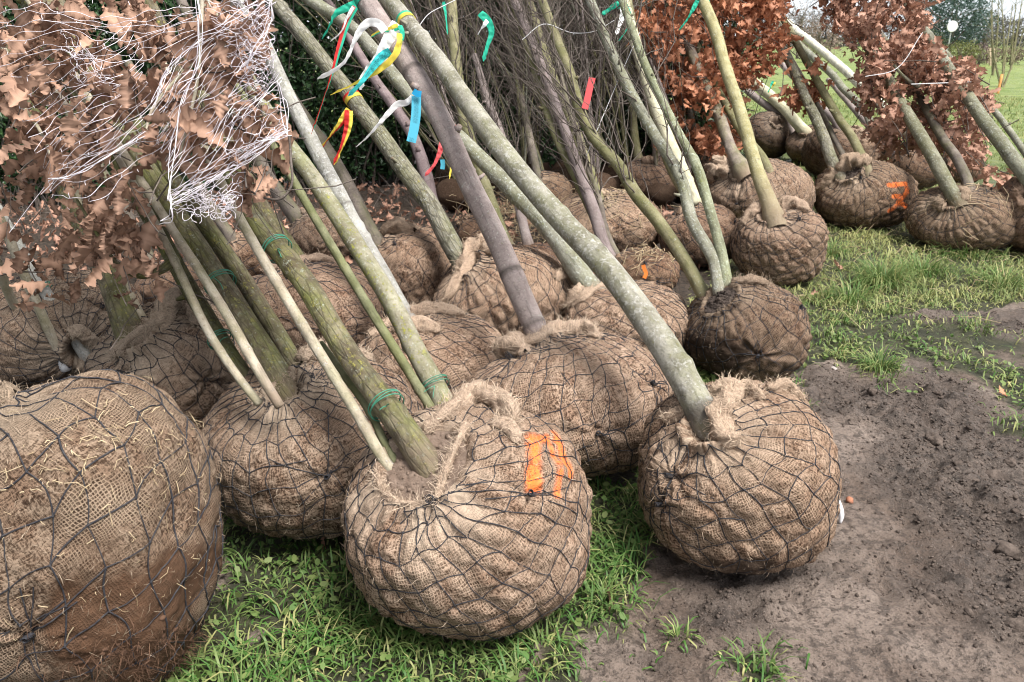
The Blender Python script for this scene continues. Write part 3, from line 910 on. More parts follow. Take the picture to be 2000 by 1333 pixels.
# ------------------------------------------------------------------ leaves
def oak_leaves(mb, C, size, rng, hi=True, hang=.6, broad=.50, shade=None):
    """lobed dry oak leaves, curled, hanging about centres C"""
    n = len(C)
    m = 23 if hi else 8
    t = np.linspace(0, 1, m)
    env = np.sin(np.clip(t, 0, 1) ** .8 * math.pi) ** .7 * (.55 + .6 * t)
    lob = (1 + .32 * np.cos(2 * math.pi * (3.6 * t - .12))) if hi else (1 + .38 * np.cos(np.arange(m) * math.pi))
    hw = env * lob * broad * .5
    hw[0] = .012; hw[-1] = .05
    ph = rng.normal(0, .12, (n, 1))
    W = hw[None] * (1 + .25 * np.sin(t[None] * 9 + ph * 40))
    L = size * rng.uniform(.55, 1.25, n)
    ax = nrm(rng.normal(size=(n, 3)) * (1 - hang) * 1.5 + np.array([0, 0, -1.]) * hang)
    nn = nrm(np.cross(ax, rng.normal(size=(n, 3)) + np.array([0, 0, .3])))
    sd = np.cross(ax, nn)
    bend = rng.normal(0, .35, (n, 1)); cup = rng.uniform(-.2, 1.1, (n, 1)); tw = rng.normal(0, .7, (n, 1))
    off = np.stack([-np.ones(m), -np.ones(m) * .0, np.ones(m)], -1)           # left, rib, right
    lat = W[..., None] * off[None]                                            # n,m,3
    z = bend[..., None] * (t[None, :, None] ** 2) + cup[..., None] * np.abs(lat) * 1.0 + .05 * rng.normal(size=(n, m, 3)) * (np.abs(off)[None])
    ang = tw[..., None] * (t[None, :, None] - .3)
    l2 = lat * np.cos(ang) - z * np.sin(ang); z2 = lat * np.sin(ang) + z * np.cos(ang)
    V = C[:, None, None] + L[:, None, None, None] * (ax[:, None, None] * (t[None, :, None, None] - .3) + sd[:, None, None] * l2[..., None] + nn[:, None, None] * z2[..., None])
    ii = np.arange(n)[:, None, None] * m * 3 + np.arange(m - 1)[None, :, None] * 3 + np.arange(2)[None, None]
    Q = np.stack([ii, ii + 1, ii + 4, ii + 3], -1)
    cv = rng.random(n) ** .9 if shade is None else shade
    cc = np.repeat(np.stack([cv, cv * 0, cv, np.ones(n)], -1)[:, None], m * 3, 1); cc[:, 1::3, 1] = 1
    mb.add(V, Q, c=cc)
# ------------------------------------------------------------------ the root-balled trees
BALLS, TRUNKS, TREES = {}, {}, {}
def tree(key, label, bbox, base, trunks=(), canes=(), ties=(), near=1, name='root_balled_tree', group='root-balled trees laid out on the grass',
         cat='tree', seed=None, ballkw=None, **kw):
    seed = seed or (sum(ord(q) for q in key) * 7 + len(BALLS))
    B = Ball(bbox, base, seed, **(ballkw or {}))
    o = thing(name, label, cat, (B.c[0], B.c[1], 0), group)
    make_ball(o, B, near, **kw)
    BALLS[key], TREES[key], TRUNKS[key] = B, o, []
    for i, t in enumerate(trunks):
        h, D0 = B.hit(*t['pts'][0][:2])
        D0 = t.get('D0', D0)
        q = stem_points(B, t['pts'], D0, t['D1'], into=t.get('into', .10), ext=t.get('ext', .6))
        rings = []
        if t.get('rings'):
            s = resample(q, 200); px, py, _ = proj(s[:, :3])
            L = np.concatenate([[0], np.cumsum(np.linalg.norm(np.diff(s[:, :3], axis=0), axis=1))])
            rings = [(L[np.argmin((px - a) ** 2 + (py - b) ** 2)], w, am) for a, b, w, am in t['rings']]
        mb, P, R, L = trunk_mesh(q, seed + i * 31, rings, t.get('knots', 6), flare=t.get('flare', .12), red=t.get('red', .13), stubs=t.get('stubs', 5))
        to = mb.build('trunk', BARK[t['bark']], o)
        to.color = (*t.get('tint', (1, 1, 1)), 1)
        TRUNKS[key].append((P, R))
    for i, t in enumerate(canes):
        h, D0 = B.hit(*t['pts'][0][:2])
        q = stem_points(B, t['pts'], t.get('D0', D0), t['D1'], into=t.get('into', .04), ext=t.get('ext', .4))
        mb, P, R, L = cane_mesh(q, seed + i, t.get('tip'))
        if t.get('wrap'):
            c = cane_mesh(q, seed + i)[0]
        so = mb.build('cane', BARK[t.get('bark', 'cane')], o)
        so.color = (*t.get('tint', (1, 1, 1)), 1)
        if t.get('white_tip'):
            wm = MB(); tubes(P[:5] , R[:5] * 1.15, 8, cap=True, mb=wm); wm.build('tape', TAPE, so)
    for (x, y, *rest) in ties:
        ti = rest[0] if rest else 0
        P, R = TRUNKS[key][ti]
        px, py, D = proj(P); i = int(np.argmin((px - x) ** 2 + (py - y) ** 2)); i = min(max(i, 1), len(P) - 2)
        m_ = MB(); strap(m_, P[i], P[i + 1] - P[i - 1], R[i] * 1.28 + .004, w=.0019, rng=np.random.default_rng(int(x)))
        m_.build('tie', TIE, o)
    return o
def T_(pts, D1, bark, **k): return dict(pts=pts, D1=D1, bark=bark, **k)

ORANGE7 = [([(1040, 860), (1040, 900), (1042, 950)], .022, 1.0), ([(1042, 862), (1068, 858)], .016, .8), ([(1082, 850), (1095, 880), (1112, 925)], .017, 1.0),
           ([(1090, 905), (1092, 935), (1090, 965)], .013, .9), ([(1070, 870), (1085, 900)], .013, .6)]
MARK = [([(1737, 362), (1768, 361)], .022, 1.0), ([(1768, 361), (1771, 375), (1763, 385), (1745, 384)], .02, 1.0), ([(1763, 386), (1752, 400), (1736, 412)], .02, 1.0),
        ([(1754, 394), (1769, 404)], .02, 1.0)]

tree('front', 'green lichened trunk and cane on the jute ball with orange spray stripes', (668, 785, 1152, 1244), (818, 888),
     [T_([(822, 888, 56), (700, 725, 48), (600, 565, 44), (476, 400, 38), (350, 130, 29), (280, -20, 25)], 3.5, 'green', knots=16, flare=.15, red=.2)],
     [dict(pts=[(757, 908, 23), (700, 813, 22), (567, 596, 21), (473, 435, 19), (326, 140, 16), (240, -10, 15)], D1=3.35, into=.02),
      dict(pts=[(765, 890, 17), (725, 810, 16), (640, 690, 15)], D1=2.5, into=.02, ext=.05, bark='cane_green')],
     [(735, 805), (545, 485)], near=2, seed=31, tint=(0.949, 0.912, 0.880), dirt=.1, pins=[(850, 980, .8, .5), (1035, 965, .3, .25)],
     rolls=[[(832, 850, 22), (880, 812, 34), (925, 790, 46), (975, 800, 50), (1000, 830, 26)], [(742, 905, 10), (744, 950, 14), (785, 985, 17), (835, 985, 16)],
            [(850, 985, 14), (880, 900, 20), (915, 835, 26)], [(960, 830, 24), (985, 840, 34), (1005, 870, 18)]], soil=.42, lip=.018, soil_mat=SOIL,
     paint=ORANGE7, ballkw=dict(p=2.2, flat=.86))
tree('birchy', 'thick white-blotched grey trunk rising from the pale jute ball alone on the mud', (1247, 750, 1643, 1124), (1375, 815),
     [T_([(1376, 812, 60), (1310, 705, 57), (1220, 570, 51), (1100, 430, 45), (960, 265, 40), (850, 115, 34), (745, -20, 30)], 3.9, 'white', knots=18, flare=.14,
         rings=[(1372, 812, .03, .75)])],
     near=2, seed=44, tint=(0.951, 0.905, 0.859), dirt=.12, pins=[(1292, 985, .6, .35), (1310, 930, .3, .3)],
     rolls=[[(1392, 775, 26), (1425, 770, 38), (1405, 830, 46), (1425, 862, 40), (1450, 860, 16)], [(1425, 770, 22), (1460, 768, 30), (1490, 785, 16)],
            [(1500, 765, 22), (1540, 757, 28), (1580, 770, 16)], [(1300, 825, 20), (1330, 812, 22), (1355, 800, 14)]], soil=.22, lip=.03, ballkw=dict(p=2.5, flat=.84))
tree('corner', 'huge coarse open-weave root ball strewn with straw, its tree out of sight', (-205, 726, 432, 1390), (-70, 800),
     [T_([(-75, 800, 70), (-420, 300, 60)], 3.0, 'green', ext=.2)], near=2, seed=52, tint=(0.665, 0.642, 0.607), dirt=.30, open_weave=True, dirt_side=(.45, -.35, -.82), peat=True, pitch=.095, quilt=.008, wire_r=.002,
     pins=[(60, 1240, .3, .3)], soil=.2, ballkw=dict(p=2.3, flat=.95, lump=1.0))
tree('twin', 'three lichened stems and red-tipped cane in the brown ball left of the striped one', (388, 688, 828, 1053), (550, 742),
     [T_([(550, 742, 52), (470, 610, 46), (353, 435, 42), (165, 135, 34), (70, -20, 30)], 3.6, 'green', knots=7),
      T_([(575, 708, 36), (480, 560, 34), (385, 421, 31), (190, 125, 26), (100, -20, 24)], 3.7, 'green', knots=6),
      T_([(470, 728, 34), (437, 676, 34), (336, 498, 32), (250, 350, 29), (80, 60, 24)], 3.7, 'green', knots=5, tint=(.75, .8, .7))],
     [dict(pts=[(530, 767, 20), (440, 610, 19), (305, 400, 17), (160, 170, 15), (50, -10, 14)], D1=3.4, tip=.12, D0=2.45),
      dict(pts=[(487, 765, 17), (420, 670, 17), (336, 500, 16), (250, 340, 15), (120, 120, 13)], D1=3.3, D0=2.5)],
     [(430, 668, 2), (440, 545, 0)], near=2, seed=63, tint=(0.777, 0.763, 0.743), dirt=.16, pins=[(612, 742, .5, .35), (640, 930, .4, .3)],
     rolls=[[(590, 715, 24), (612, 700, 44), (640, 705, 26)], [(660, 705, 16), (690, 700, 26), (725, 705, 16)], [(500, 790, 12), (540, 760, 18), (585, 735, 16)]],
     soil=.2, ballkw=dict(p=2.2))
tree('purple', 'smooth purplish trunk with dark girth scars on the wide jute ball behind the striped one', (908, 640, 1316, 936), (1052, 648),
     [T_([(1052, 648, 46), (1000, 540, 45), (920, 370, 43), (870, 265, 42), (790, 120, 41), (700, -20, 40)], 3.9, 'purple', knots=8, flare=.05,
         rings=[(975, 545, .012, .8), (970, 535, .005, .6), (792, 146, .014, .7), (1048, 640, .012, .6)])],
     near=2, seed=77, tint=(0.932, 0.898, 0.875), dirt=.08, pins=[(1000, 700, .7, .45), (1168, 845, .45, .35), (1272, 748, .4, .3)],
     rolls=[[(975, 700, 34), (992, 692, 52), (1030, 690, 24)], [(1000, 690, 20), (1045, 665, 32), (1100, 650, 42), (1140, 652, 34), (1165, 665, 16)]], soil=.2, lip=.02,
     ballkw=dict(p=2.3))
tree('dark', 'three slim olive stems spreading from the blackest soil-caked ball', (1333, 548, 1584, 746), (1395, 572),
     [T_([(1372, 572, 27), (1340, 517, 26), (1280, 430, 25), (1240, 380, 25), (1212, 330, 24), (1160, 268, 22), (1110, 130, 20), (1050, -20, 17)], 5.2, 'olive', knots=7),
      T_([(1404, 565, 26), (1396, 517, 25), (1350, 430, 24), (1330, 350, 22), (1270, 250, 22), (1190, 90, 19), (1145, -20, 17)], 5.0, 'grey', knots=6),
      T_([(1418, 555, 24), (1412, 517, 22), (1380, 390, 20), (1364, 336, 20), (1320, 250, 18), (1230, 50, 15), (1208, -20, 14)], 4.8, 'grey', knots=6, tint=(.95, 1, .85))],
     near=2, seed=85, tint=(0.617, 0.582, 0.548), dirt=.36, soil=.38, soil_mat=SOIL_DARK, dirt_side=(-.75, -.2, -.75), lip=.02,
     rolls=[[(1430, 560, 16), (1470, 555, 24), (1500, 560, 14)]], ballkw=dict(p=2.35, flat=.85))
tree('spiral', 'lichened trunk beside a glossy green cane, rooted just behind the striped ball', (792, 788, 965, 968), (872, 800),
     [T_([(873, 803, 44), (800, 660, 39), (690, 465, 36), (600, 330, 33), (555, 275, 31), (430, 60, 27), (385, -20, 25)], 3.9, 'greengrey', knots=8)],
     [dict(pts=[(848, 810, 20), (720, 600, 19), (600, 400, 17), (560, 330, 16), (470, 180, 14)], D1=3.6, bark='cane_green')], [(835, 757)], near=1, seed=91, soil=.25)
tree('knobbed', 'lichen-spotted trunk with grey cane in the ball topped by a frayed jute knob', (165, 588, 512, 890), (252, 642),
     [T_([(255, 648, 52), (215, 545, 46), (150, 420, 38), (60, 220, 32), (-20, 20, 28)], 4.0, 'green', knots=5, flare=.2)],
     [dict(pts=[(282, 628, 16), (235, 540, 15), (150, 380, 14), (20, 120, 12)], D1=3.8)],
     near=2, seed=97, tint=(0.891, 0.891, 0.880), dirt=.18, pins=[(402, 742, .55, .4), (240, 728, .5, .35)],
     rolls=[[(300, 640, 22), (330, 608, 40), (355, 596, 54), (385, 612, 46), (380, 640, 22)], [(220, 700, 16), (260, 670, 26), (310, 640, 30), (340, 610, 22)]], soil=.22)
tree('edge', 'thin white-tipped cane tied to a thin lichened stem in the ball at the hedge end', (-72, 530, 288, 758), (160, 690),
     [T_([(168, 692, 25), (100, 590, 23), (30, 470, 21), (-60, 310, 19)], 3.6, 'birch', knots=4)],
     [dict(pts=[(130, 722, 19), (75, 600, 18), (10, 450, 17), (-60, 300, 15)], D1=3.2, white_tip=True, into=.0), dict(pts=[(30, 600, 17), (-10, 500, 17), (-60, 380, 16)], D1=3.2)],
     [(62, 572)], near=2, seed=103, tint=(0.768, 0.768, 0.762), dirt=.22, pins=[(200, 600, .3, .3)], soil=.15)
tree('white', 'slim whitish trunk leaning out of the tan ball behind the spray-striped one', (688, 607, 992, 814), (785, 602),
     [T_([(792, 608, 27), (700, 455, 29), (620, 300, 29), (518, 95, 26), (460, -20, 24)], 4.3, 'birch', knots=9, rings=[(660, 415, .01, .6)])],
     near=2, seed=111, tint=(1.026, 0.981, 0.946), dirt=.08, rolls=[[(730, 660, 18), (765, 630, 30), (800, 615, 34), (850, 612, 26), (905, 620, 18)], [(770, 650, 20), (820, 640, 30), (860, 650, 16)]])
tree('russet', 'mossy trunk behind the cane-tied one, in the wide reddish ball left of centre', (438, 503, 744, 724), (570, 508),
     [T_([(587, 518, 30), (520, 415, 29), (440, 270, 26), (300, 30, 22)], 4.6, 'green', knots=4)],
     near=1, seed=118, tint=(0.836, 0.779, 0.756), dirt=.1, pins=[(525, 622, .5, .35), (660, 640, .3, .3)], rolls=[[(500, 520, 14), (560, 505, 24), (620, 510, 20), (660, 515, 12)]])
tree('brownstem', 'dark brown trunk in shade rising from the tan ball below the hedge', (713, 443, 908, 616), (735, 470),
     [T_([(738, 478, 30), (690, 390, 29), (640, 300, 27), (560, 180, 25), (440, -20, 22)], 5.6, 'dark', knots=4)],
     near=1, seed=126, tint=(0.976, 0.918, 0.873), dirt=.06, rolls=[[(745, 470, 18), (770, 452, 32), (810, 455, 24)]])
tree('peaked', 'cracked grey trunk behind the ball whose jute peaks into a frayed knot', (848, 480, 1120, 674), (905, 510),
     [T_([(906, 516, 40), (850, 410, 37), (760, 290, 35), (680, 185, 32), (600, 80, 29), (520, -20, 27)], 5.2, 'cracked', knots=9)],
     near=2, seed=133, tint=(1.017, 0.960, 0.914), dirt=.06, rolls=[[(900, 540, 16), (925, 500, 34), (945, 488, 40), (975, 500, 24)], [(930, 500, 16), (905, 540, 22), (880, 580, 18), (860, 610, 10)],
            [(1080, 545, 16), (1108, 540, 26), (1118, 560, 16)]], pins=[(930, 505, .6, .45)])
tree('hidden', 'short dark trunk with flared root on the smooth ball nearest the hedge foot', (548, 410, 706, 516), (575, 422),
     [T_([(582, 430, 30), (540, 370, 27), (480, 260, 24), (380, 60, 20)], 6.2, 'dark', knots=3, flare=.3)], near=1, seed=141, tint=(0.849, 0.814, 0.791))
tree('bent', 'kinked grey-green trunk running behind the purplish one into a tan ball', (1100, 548, 1352, 714), (1152, 552),
     [T_([(1150, 562, 44), (1083, 466, 37), (990, 365, 33), (908, 280, 30), (800, 185, 27), (761, 140, 27), (700, 70, 25), (590, -10, 23)], 5.2, 'grey', knots=10,
         rings=[(1102, 490, .006, .5)])],
     near=2, seed=149, tint=(1.009, 0.969, 0.934), dirt=.06, rolls=[[(1105, 600, 14), (1115, 565, 34), (1140, 555, 26)], [(1110, 600, 14), (1140, 585, 20), (1180, 560, 18)]], pins=[(1300, 660, .4, .3)])
tree('single', 'yellow-green trunk with a flared pinkish foot on the lone rounded ball on the grass', (1430, 398, 1616, 559), (1505, 410),
     [T_([(1510, 418, 32), (1480, 330, 26), (1455, 240, 24), (1420, 130, 23), (1365, -20, 21)], 7.2, 'yellow', knots=5, flare=.35, red=.55)],
     near=2, seed=156, tint=(0.895, 0.838, 0.804), dirt=.08, rolls=[[(1452, 440, 12), (1475, 420, 22), (1495, 408, 26)], [(1525, 405, 26), (1550, 405, 24), (1575, 415, 14)]], ballkw=dict(p=2.5))
tree('reddish', 'whitish cane end resting on the reddish ball behind the stems of the blackest one', (1288, 396, 1449, 524), (1345, 400),
     [T_([(1350, 406, 18), (1310, 330, 17), (1268, 180, 16), (1225, -10, 14)], 7.0, 'olive', knots=4)],
     [dict(pts=[(1356, 390, 25), (1296, 250, 25), (1240, 80, 22), (1212, -20, 20)], D1=7.0, bark='paint', tint=(.72, .70, .6))],
     near=1, seed=163, tint=(0.757, 0.677, 0.636), dirt=.06)
tree('rooty', 'grey stem with flared roots on the wide ball under the russet oak leaves', (1384, 312, 1592, 446), (1445, 326),
     [T_([(1450, 334, 32), (1432, 300, 24), (1405, 230, 22), (1365, 140, 20), (1330, 50, 18)], 8.6, 'dark', knots=4, flare=.5, tint=(1.5, 1.5, 1.45)),
      T_([(1500, 330, 18), (1450, 260, 16), (1415, 200, 15), (1360, 90, 14)], 8.6, 'olive', knots=4)],
     near=1, seed=171, tint=(0.991, 0.957, 0.922), dirt=.04, pins=[(1440, 398, .5, .4)], rolls=[[(1405, 350, 30), (1412, 335, 44), (1430, 345, 24)]])
tree('marked', 'ball with a red sprayed sign, two mossy stems rising behind its rim', (1586, 314, 1789, 449), (1655, 328),
     [T_([(1640, 342, 24), (1590, 230, 20), (1520, 80, 16), (1480, -10, 14)], 9.0, 'cracked', knots=4),
      T_([(1692, 326, 18), (1640, 235, 16), (1580, 130, 14), (1520, 20, 12)], 9.0, 'olive', knots=4),
      T_([(1657, 322, 11), (1615, 240, 10), (1560, 140, 9)], 8.6, 'dark', knots=2)],
     near=2, seed=178, tint=(0.793, 0.747, 0.696), dirt=.16, paint=MARK, soil=.3, soil_mat=SOIL_DARK, rolls=[[(1590, 395, 12), (1615, 360, 18), (1640, 338, 24)], [(1640, 340, 24), (1665, 325, 34), (1700, 325, 22)]], ballkw=dict(p=2.5))
tree('rightoak', 'two grey stems under russet leaves on the flat straw-topped ball right of the marked one', (1770, 362, 2002, 493), (1855, 380),
     [T_([(1862, 382, 28), (1800, 270, 24), (1740, 170, 20), (1650, 10, 16)], 8.6, 'grey', knots=4, tint=(.8, .78, .7)),
      T_([(1894, 366, 20), (1830, 250, 17), (1740, 100, 13)], 8.6, 'dark', knots=3)],
     near=2, seed=186, tint=(0.735, 0.695, 0.649), dirt=.16, ballkw=dict(p=2.5))
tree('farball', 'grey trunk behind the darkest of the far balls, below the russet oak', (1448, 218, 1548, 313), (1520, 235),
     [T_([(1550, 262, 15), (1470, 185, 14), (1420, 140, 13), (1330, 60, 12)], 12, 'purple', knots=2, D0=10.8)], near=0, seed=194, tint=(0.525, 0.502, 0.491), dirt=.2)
tree('limed', 'whitewashed trunk leaning to the russet oak from a brown far ball', (1534, 245, 1652, 324), (1575, 252),
     [T_([(1572, 255, 21), (1530, 212, 20), (1465, 155, 18), (1400, 90, 16)], 12, 'paint', knots=2, tint=(.9, .88, .75))], near=0, seed=199, tint=(0.707, 0.649, 0.609))
tree('slender', 'thin grey trunk crossing the lawn from the wide far ball behind the marked one', (1566, 242, 1732, 354), (1668, 246),
     [T_([(1700, 252, 15), (1640, 165, 14), (1570, 95, 13), (1500, 25, 12)], 13, 'grey', knots=3), T_([(1640, 250, 16), (1600, 205, 14), (1550, 150, 13)], 11, 'purple', knots=3)], near=1, seed=204, tint=(0.839, 0.794, 0.759), dirt=.1)
tree('pole', 'white-painted trunk slanting across the lawn into the russet leaves', (1728, 290, 1842, 372), (1750, 300),
     [T_([(1775, 262, 19), (1720, 205, 17), (1640, 130, 16), (1530, 40, 14)], 13, 'paint', knots=2), T_([(1745, 302, 13), (1700, 250, 12), (1640, 180, 11)], 11, 'purple', knots=2)], near=0, seed=211, tint=(0.667, 0.609, 0.575))
tree('lonely', 'small far ball with a slim dark stem seen between the right-hand russet leaves', (1838, 290, 1922, 363), (1868, 297),
     [T_([(1870, 300, 11), (1820, 220, 10), (1750, 110, 9)], 11, 'dark', knots=2)], near=0, seed=216, tint=(0.726, 0.669, 0.623))
tree('rim', 'stout grey trunk slanting off the frame edge under russet leaves', (1935, 335, 2160, 505), (2015, 372),
     [T_([(2020, 378, 29), (1900, 200, 24), (1820, 85, 20), (1750, -20, 17)], 8.4, 'grey', knots=5, tint=(.85, .85, .8))], near=1, seed=223, tint=(0.743, 0.640, 0.594))
tree('rimfar', 'thin bluish stem with few leaves at the frame edge over the lawn', (1985, 312, 2085, 382), (2020, 318),
     [T_([(2015, 318, 13), (1940, 215, 12), (1870, 130, 11), (1800, 50, 9)], 10, 'grey', knots=3), T_([(2010, 372, 13), (1955, 280, 12), (1880, 200, 10)], 9, 'dark', knots=2)], near=0, seed=229, tint=(0.824, 0.755, 0.709))
tree('strawy', 'purplish forked stem on the ball with the orange tag behind the bent trunk', (1183, 485, 1328, 578), (1200, 500),
     [T_([(1192, 506, 24), (1160, 416, 24), (1136, 350, 22), (1104, 260, 20), (1060, 140, 18), (1000, -10, 15)], 6.4, 'purple', knots=6, tint=(.7, .68, .7)),
      T_([(1209, 504, 15), (1180, 440, 14), (1174, 400, 12), (1150, 330, 11), (1120, 240, 10), (1080, 90, 9)], 6.2, 'dark', knots=3),
      T_([(1188, 500, 18), (1168, 440, 20), (1130, 350, 22), (1090, 270, 18), (1040, 120, 15), (1000, 0, 14)], 6.6, 'olive', knots=4)],
     near=1, seed=236, tint=(0.629, 0.549, 0.497), dirt=.1)
tree('tan', 'olive stem standing in the pale tan straw-covered ball inside the thicket', (1082, 370, 1296, 502), (1165, 380),
     [T_([(1168, 392, 23), (1130, 280, 21), (1080, 150, 18), (1030, -10, 15)], 7.6, 'olive', knots=4)], near=1, seed=243, tint=(1.019, 0.967, 0.916), pins=[(1210, 440, .4, .4), (1260, 420, .4, .3)])
tree('back', 'stout green stem on the round brown ball at the back of the thicket', (1212, 304, 1334, 402), (1270, 308),
     [T_([(1246, 305, 16), (1232, 180, 14), (1212, -10, 12)], 9.0, 'olive', knots=3), T_([(1280, 302, 14), (1262, 180, 12), (1240, 0, 10)], 9.0, 'dark', knots=3)], near=0, seed=250, tint=(0.702, 0.633, 0.599))
tree('thickstem', 'olive trunk dividing the thicket, in the reddish ball behind the purplish trunk', (984, 476, 1112, 568), (1000, 482),
     [T_([(985, 470, 26), (950, 370, 24), (905, 228, 22), (890, 100, 21), (878, -20, 20)], 6.4, 'olive', knots=6), T_([(1030, 470, 20), (1010, 380, 18), (990, 300, 16), (950, 180, 14)], 6.6, 'purple', knots=3)], near=1, seed=257, tint=(0.701, 0.598, 0.552))
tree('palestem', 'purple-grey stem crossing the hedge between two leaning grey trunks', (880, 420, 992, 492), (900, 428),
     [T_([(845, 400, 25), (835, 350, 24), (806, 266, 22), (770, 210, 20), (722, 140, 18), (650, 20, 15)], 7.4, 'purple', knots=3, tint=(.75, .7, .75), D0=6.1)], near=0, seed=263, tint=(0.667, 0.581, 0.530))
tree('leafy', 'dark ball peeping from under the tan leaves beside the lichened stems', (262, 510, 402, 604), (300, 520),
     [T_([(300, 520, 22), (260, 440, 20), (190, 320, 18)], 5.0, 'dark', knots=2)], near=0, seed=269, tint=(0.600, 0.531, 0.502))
tree('small', 'small tan ball wedged between the cane-tied trunk and the leaves', (420, 455, 528, 548), (450, 462),
     [T_([(455, 468, 22), (400, 380, 20), (330, 260, 18)], 5.6, 'dark', knots=2)], near=0, seed=275, tint=(0.814, 0.734, 0.677))
tree('midback', 'brown ball at the thicket foot just left of the pale tan one', (1005, 335, 1118, 432), (1040, 345),
     [T_([(1050, 350, 16), (1030, 250, 15), (1000, 120, 13), (980, 0, 12)], 9.2, 'dark', knots=3)], near=0, seed=281, tint=(0.764, 0.707, 0.650))
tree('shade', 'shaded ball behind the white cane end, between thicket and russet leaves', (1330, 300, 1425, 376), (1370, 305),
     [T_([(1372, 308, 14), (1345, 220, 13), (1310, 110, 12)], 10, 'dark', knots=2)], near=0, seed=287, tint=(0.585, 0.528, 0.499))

# boughs with leaves on the near oaks
def bough(tree_, pts, bark, seed, k=8, name='branch'):
    """pts: (x, y, width, depth)"""
    a = np.array(pts, float)
    q = np.concatenate([at(a[:, 0], a[:, 1], a[:, 3]), (a[:, 2] / 2 * a[:, 3] / F)[:, None]], 1)
    s = resample(q, max(10, len(a) * 8))
    mb = MB(); tubes(s[:, :3], s[:, 3], k, mb=mb)
    o = mb.build(name, BARK[bark], tree_)
    return s
def Dat(key, x, y, i=0):
    P, R = TRUNKS[key][i]; px, py, D = proj(P); j = np.argmin((px - x) ** 2 + (py - y) ** 2)
    return D[j], R[j], P[j], nrm(P[min(j + 1, len(P) - 1)] - P[max(j - 1, 0)])
bough(TREES['twin'], [(345, 505, 20, 2.85), (310, 530, 17, 2.78), (275, 538, 15, 2.72), (240, 525, 12, 2.66), (215, 500, 9, 2.62), (180, 440, 7, 2.6), (150, 390, 5, 2.6)], 'green', 1)
bough(TREES['spiral'], [(498, 60, 12, 2.62), (450, 78, 10, 2.5), (400, 110, 8, 2.42), (340, 160, 7, 2.36), (295, 220, 6, 2.32), (282, 275, 4, 2.3)], 'cane', 2)
bough(TREES['front'], [(395, 0, 8, 2.3), (392, 80, 7, 2.3), (385, 160, 7, 2.3), (370, 230, 6, 2.3), (350, 310, 4, 2.32)], 'cane', 3)
bough(TREES['front'], [(565, 265, 5, 2.35), (568, 310, 5, 2.34), (566, 370, 5, 2.34), (550, 388, 5, 2.34), (520, 388, 4, 2.34), (485, 372, 4, 2.34)], 'twig', 4)
bough(TREES['knobbed'], [(20, 150, 9, 2.7), (40, 200, 8, 2.6), (75, 250, 7, 2.5), (110, 330, 6, 2.4)], 'cane', 5)

CROWN = {  # tree: (x, y, radius px, depth, spread in depth m, leaves)
    'knobbed': [(40, 40, 75, 2.7, .25, 70), (30, 150, 60, 2.6, .25, 46), (60, 250, 60, 2.6, .22, 40), (60, 330, 45, 2.7, .2, 26), (20, 90, 60, 3.2, .3, 60), (30, 380, 40, 2.9, .2, 14)],
    'twin': [(120, 70, 80, 2.75, .25, 80), (140, 270, 70, 2.5, .2, 62), (190, 210, 70, 2.55, .2, 56), (240, 160, 50, 2.4, .12, 30), (180, 400, 80, 2.7, .25, 70), (170, 470, 62, 2.65, .2, 60),
             (260, 480, 62, 2.65, .2, 56), (130, 140, 80, 3.2, .3, 80), (180, 330, 60, 3.0, .25, 50), (95, 490, 40, 2.7, .15, 14), (255, 360, 35, 2.45, .08, 8), (275, 560, 35, 2.8, .1, 10)],
    'front': [(230, 40, 75, 2.7, .25, 60), (320, 60, 60, 2.6, .2, 44), (340, 250, 60, 2.45, .16, 52), (390, 200, 60, 2.5, .18, 44), (330, 180, 45, 2.5, .16, 30), (400, 275, 60, 2.45, .16, 46),
              (430, 60, 60, 2.4, .16, 40), (300, 300, 50, 2.6, .2, 24), (520, 330, 36, 2.36, .06, 12), (475, 372, 18, 2.36, .04, 5), (400, 60, 70, 3.1, .25, 60), (460, 320, 45, 2.5, .1, 14)],
    'spiral': [(430, 110, 60, 2.55, .2, 44), (470, 150, 45, 2.5, .16, 26), (480, 40, 45, 2.5, .18, 30), (500, 240, 40, 2.45, .1, 18), (540, 250, 18, 2.4, .06, 6), (440, 240, 50, 2.5, .14, 26)],
    'edge': [(30, 560, 40, 2.75, .1, 6), (110, 560, 40, 2.8, .08, 8), (40, 470, 40, 2.8, .1, 5)],
}
def crown(key, blobs, size, mat, seed, hi=True, twigs=True, hang=.55):
    rng = np.random.default_rng(seed)
    mb, tw = MB(), MB()
    for x, y, r, D, sd, n in blobs:
        n = max(4, int(n * .47))
        rr = r * np.sqrt(rng.random(n)) * 1.05; an = rng.uniform(0, 6.283, n)
        C = at(x + rr * np.cos(an), y + rr * np.sin(an), D + rng.normal(0, sd * .6, n))
        oak_leaves(mb, C, size, rng, hi, hang)
        if twigs:
            m = max(3, n // 9)
            i = rng.integers(0, n, m)
            d = nrm(rng.normal(size=(m, 3)) + np.array([-.5, .3, .6]))
            ln = rng.uniform(.15, .45, m)
            twig_set(tw, C[i] - d * ln[:, None] * .6, d, ln, rng.uniform(.0016, .0034, m), rng)
    o = mb.build('foliage', mat, TREES[key])
    if twigs and key != 'edge': tw.build('twigs', BARK['twig'], TREES[key])
    return o
for i, (k, b) in enumerate(CROWN.items()): crown(k, b, .112, LEAF_PINK, 300 + i)

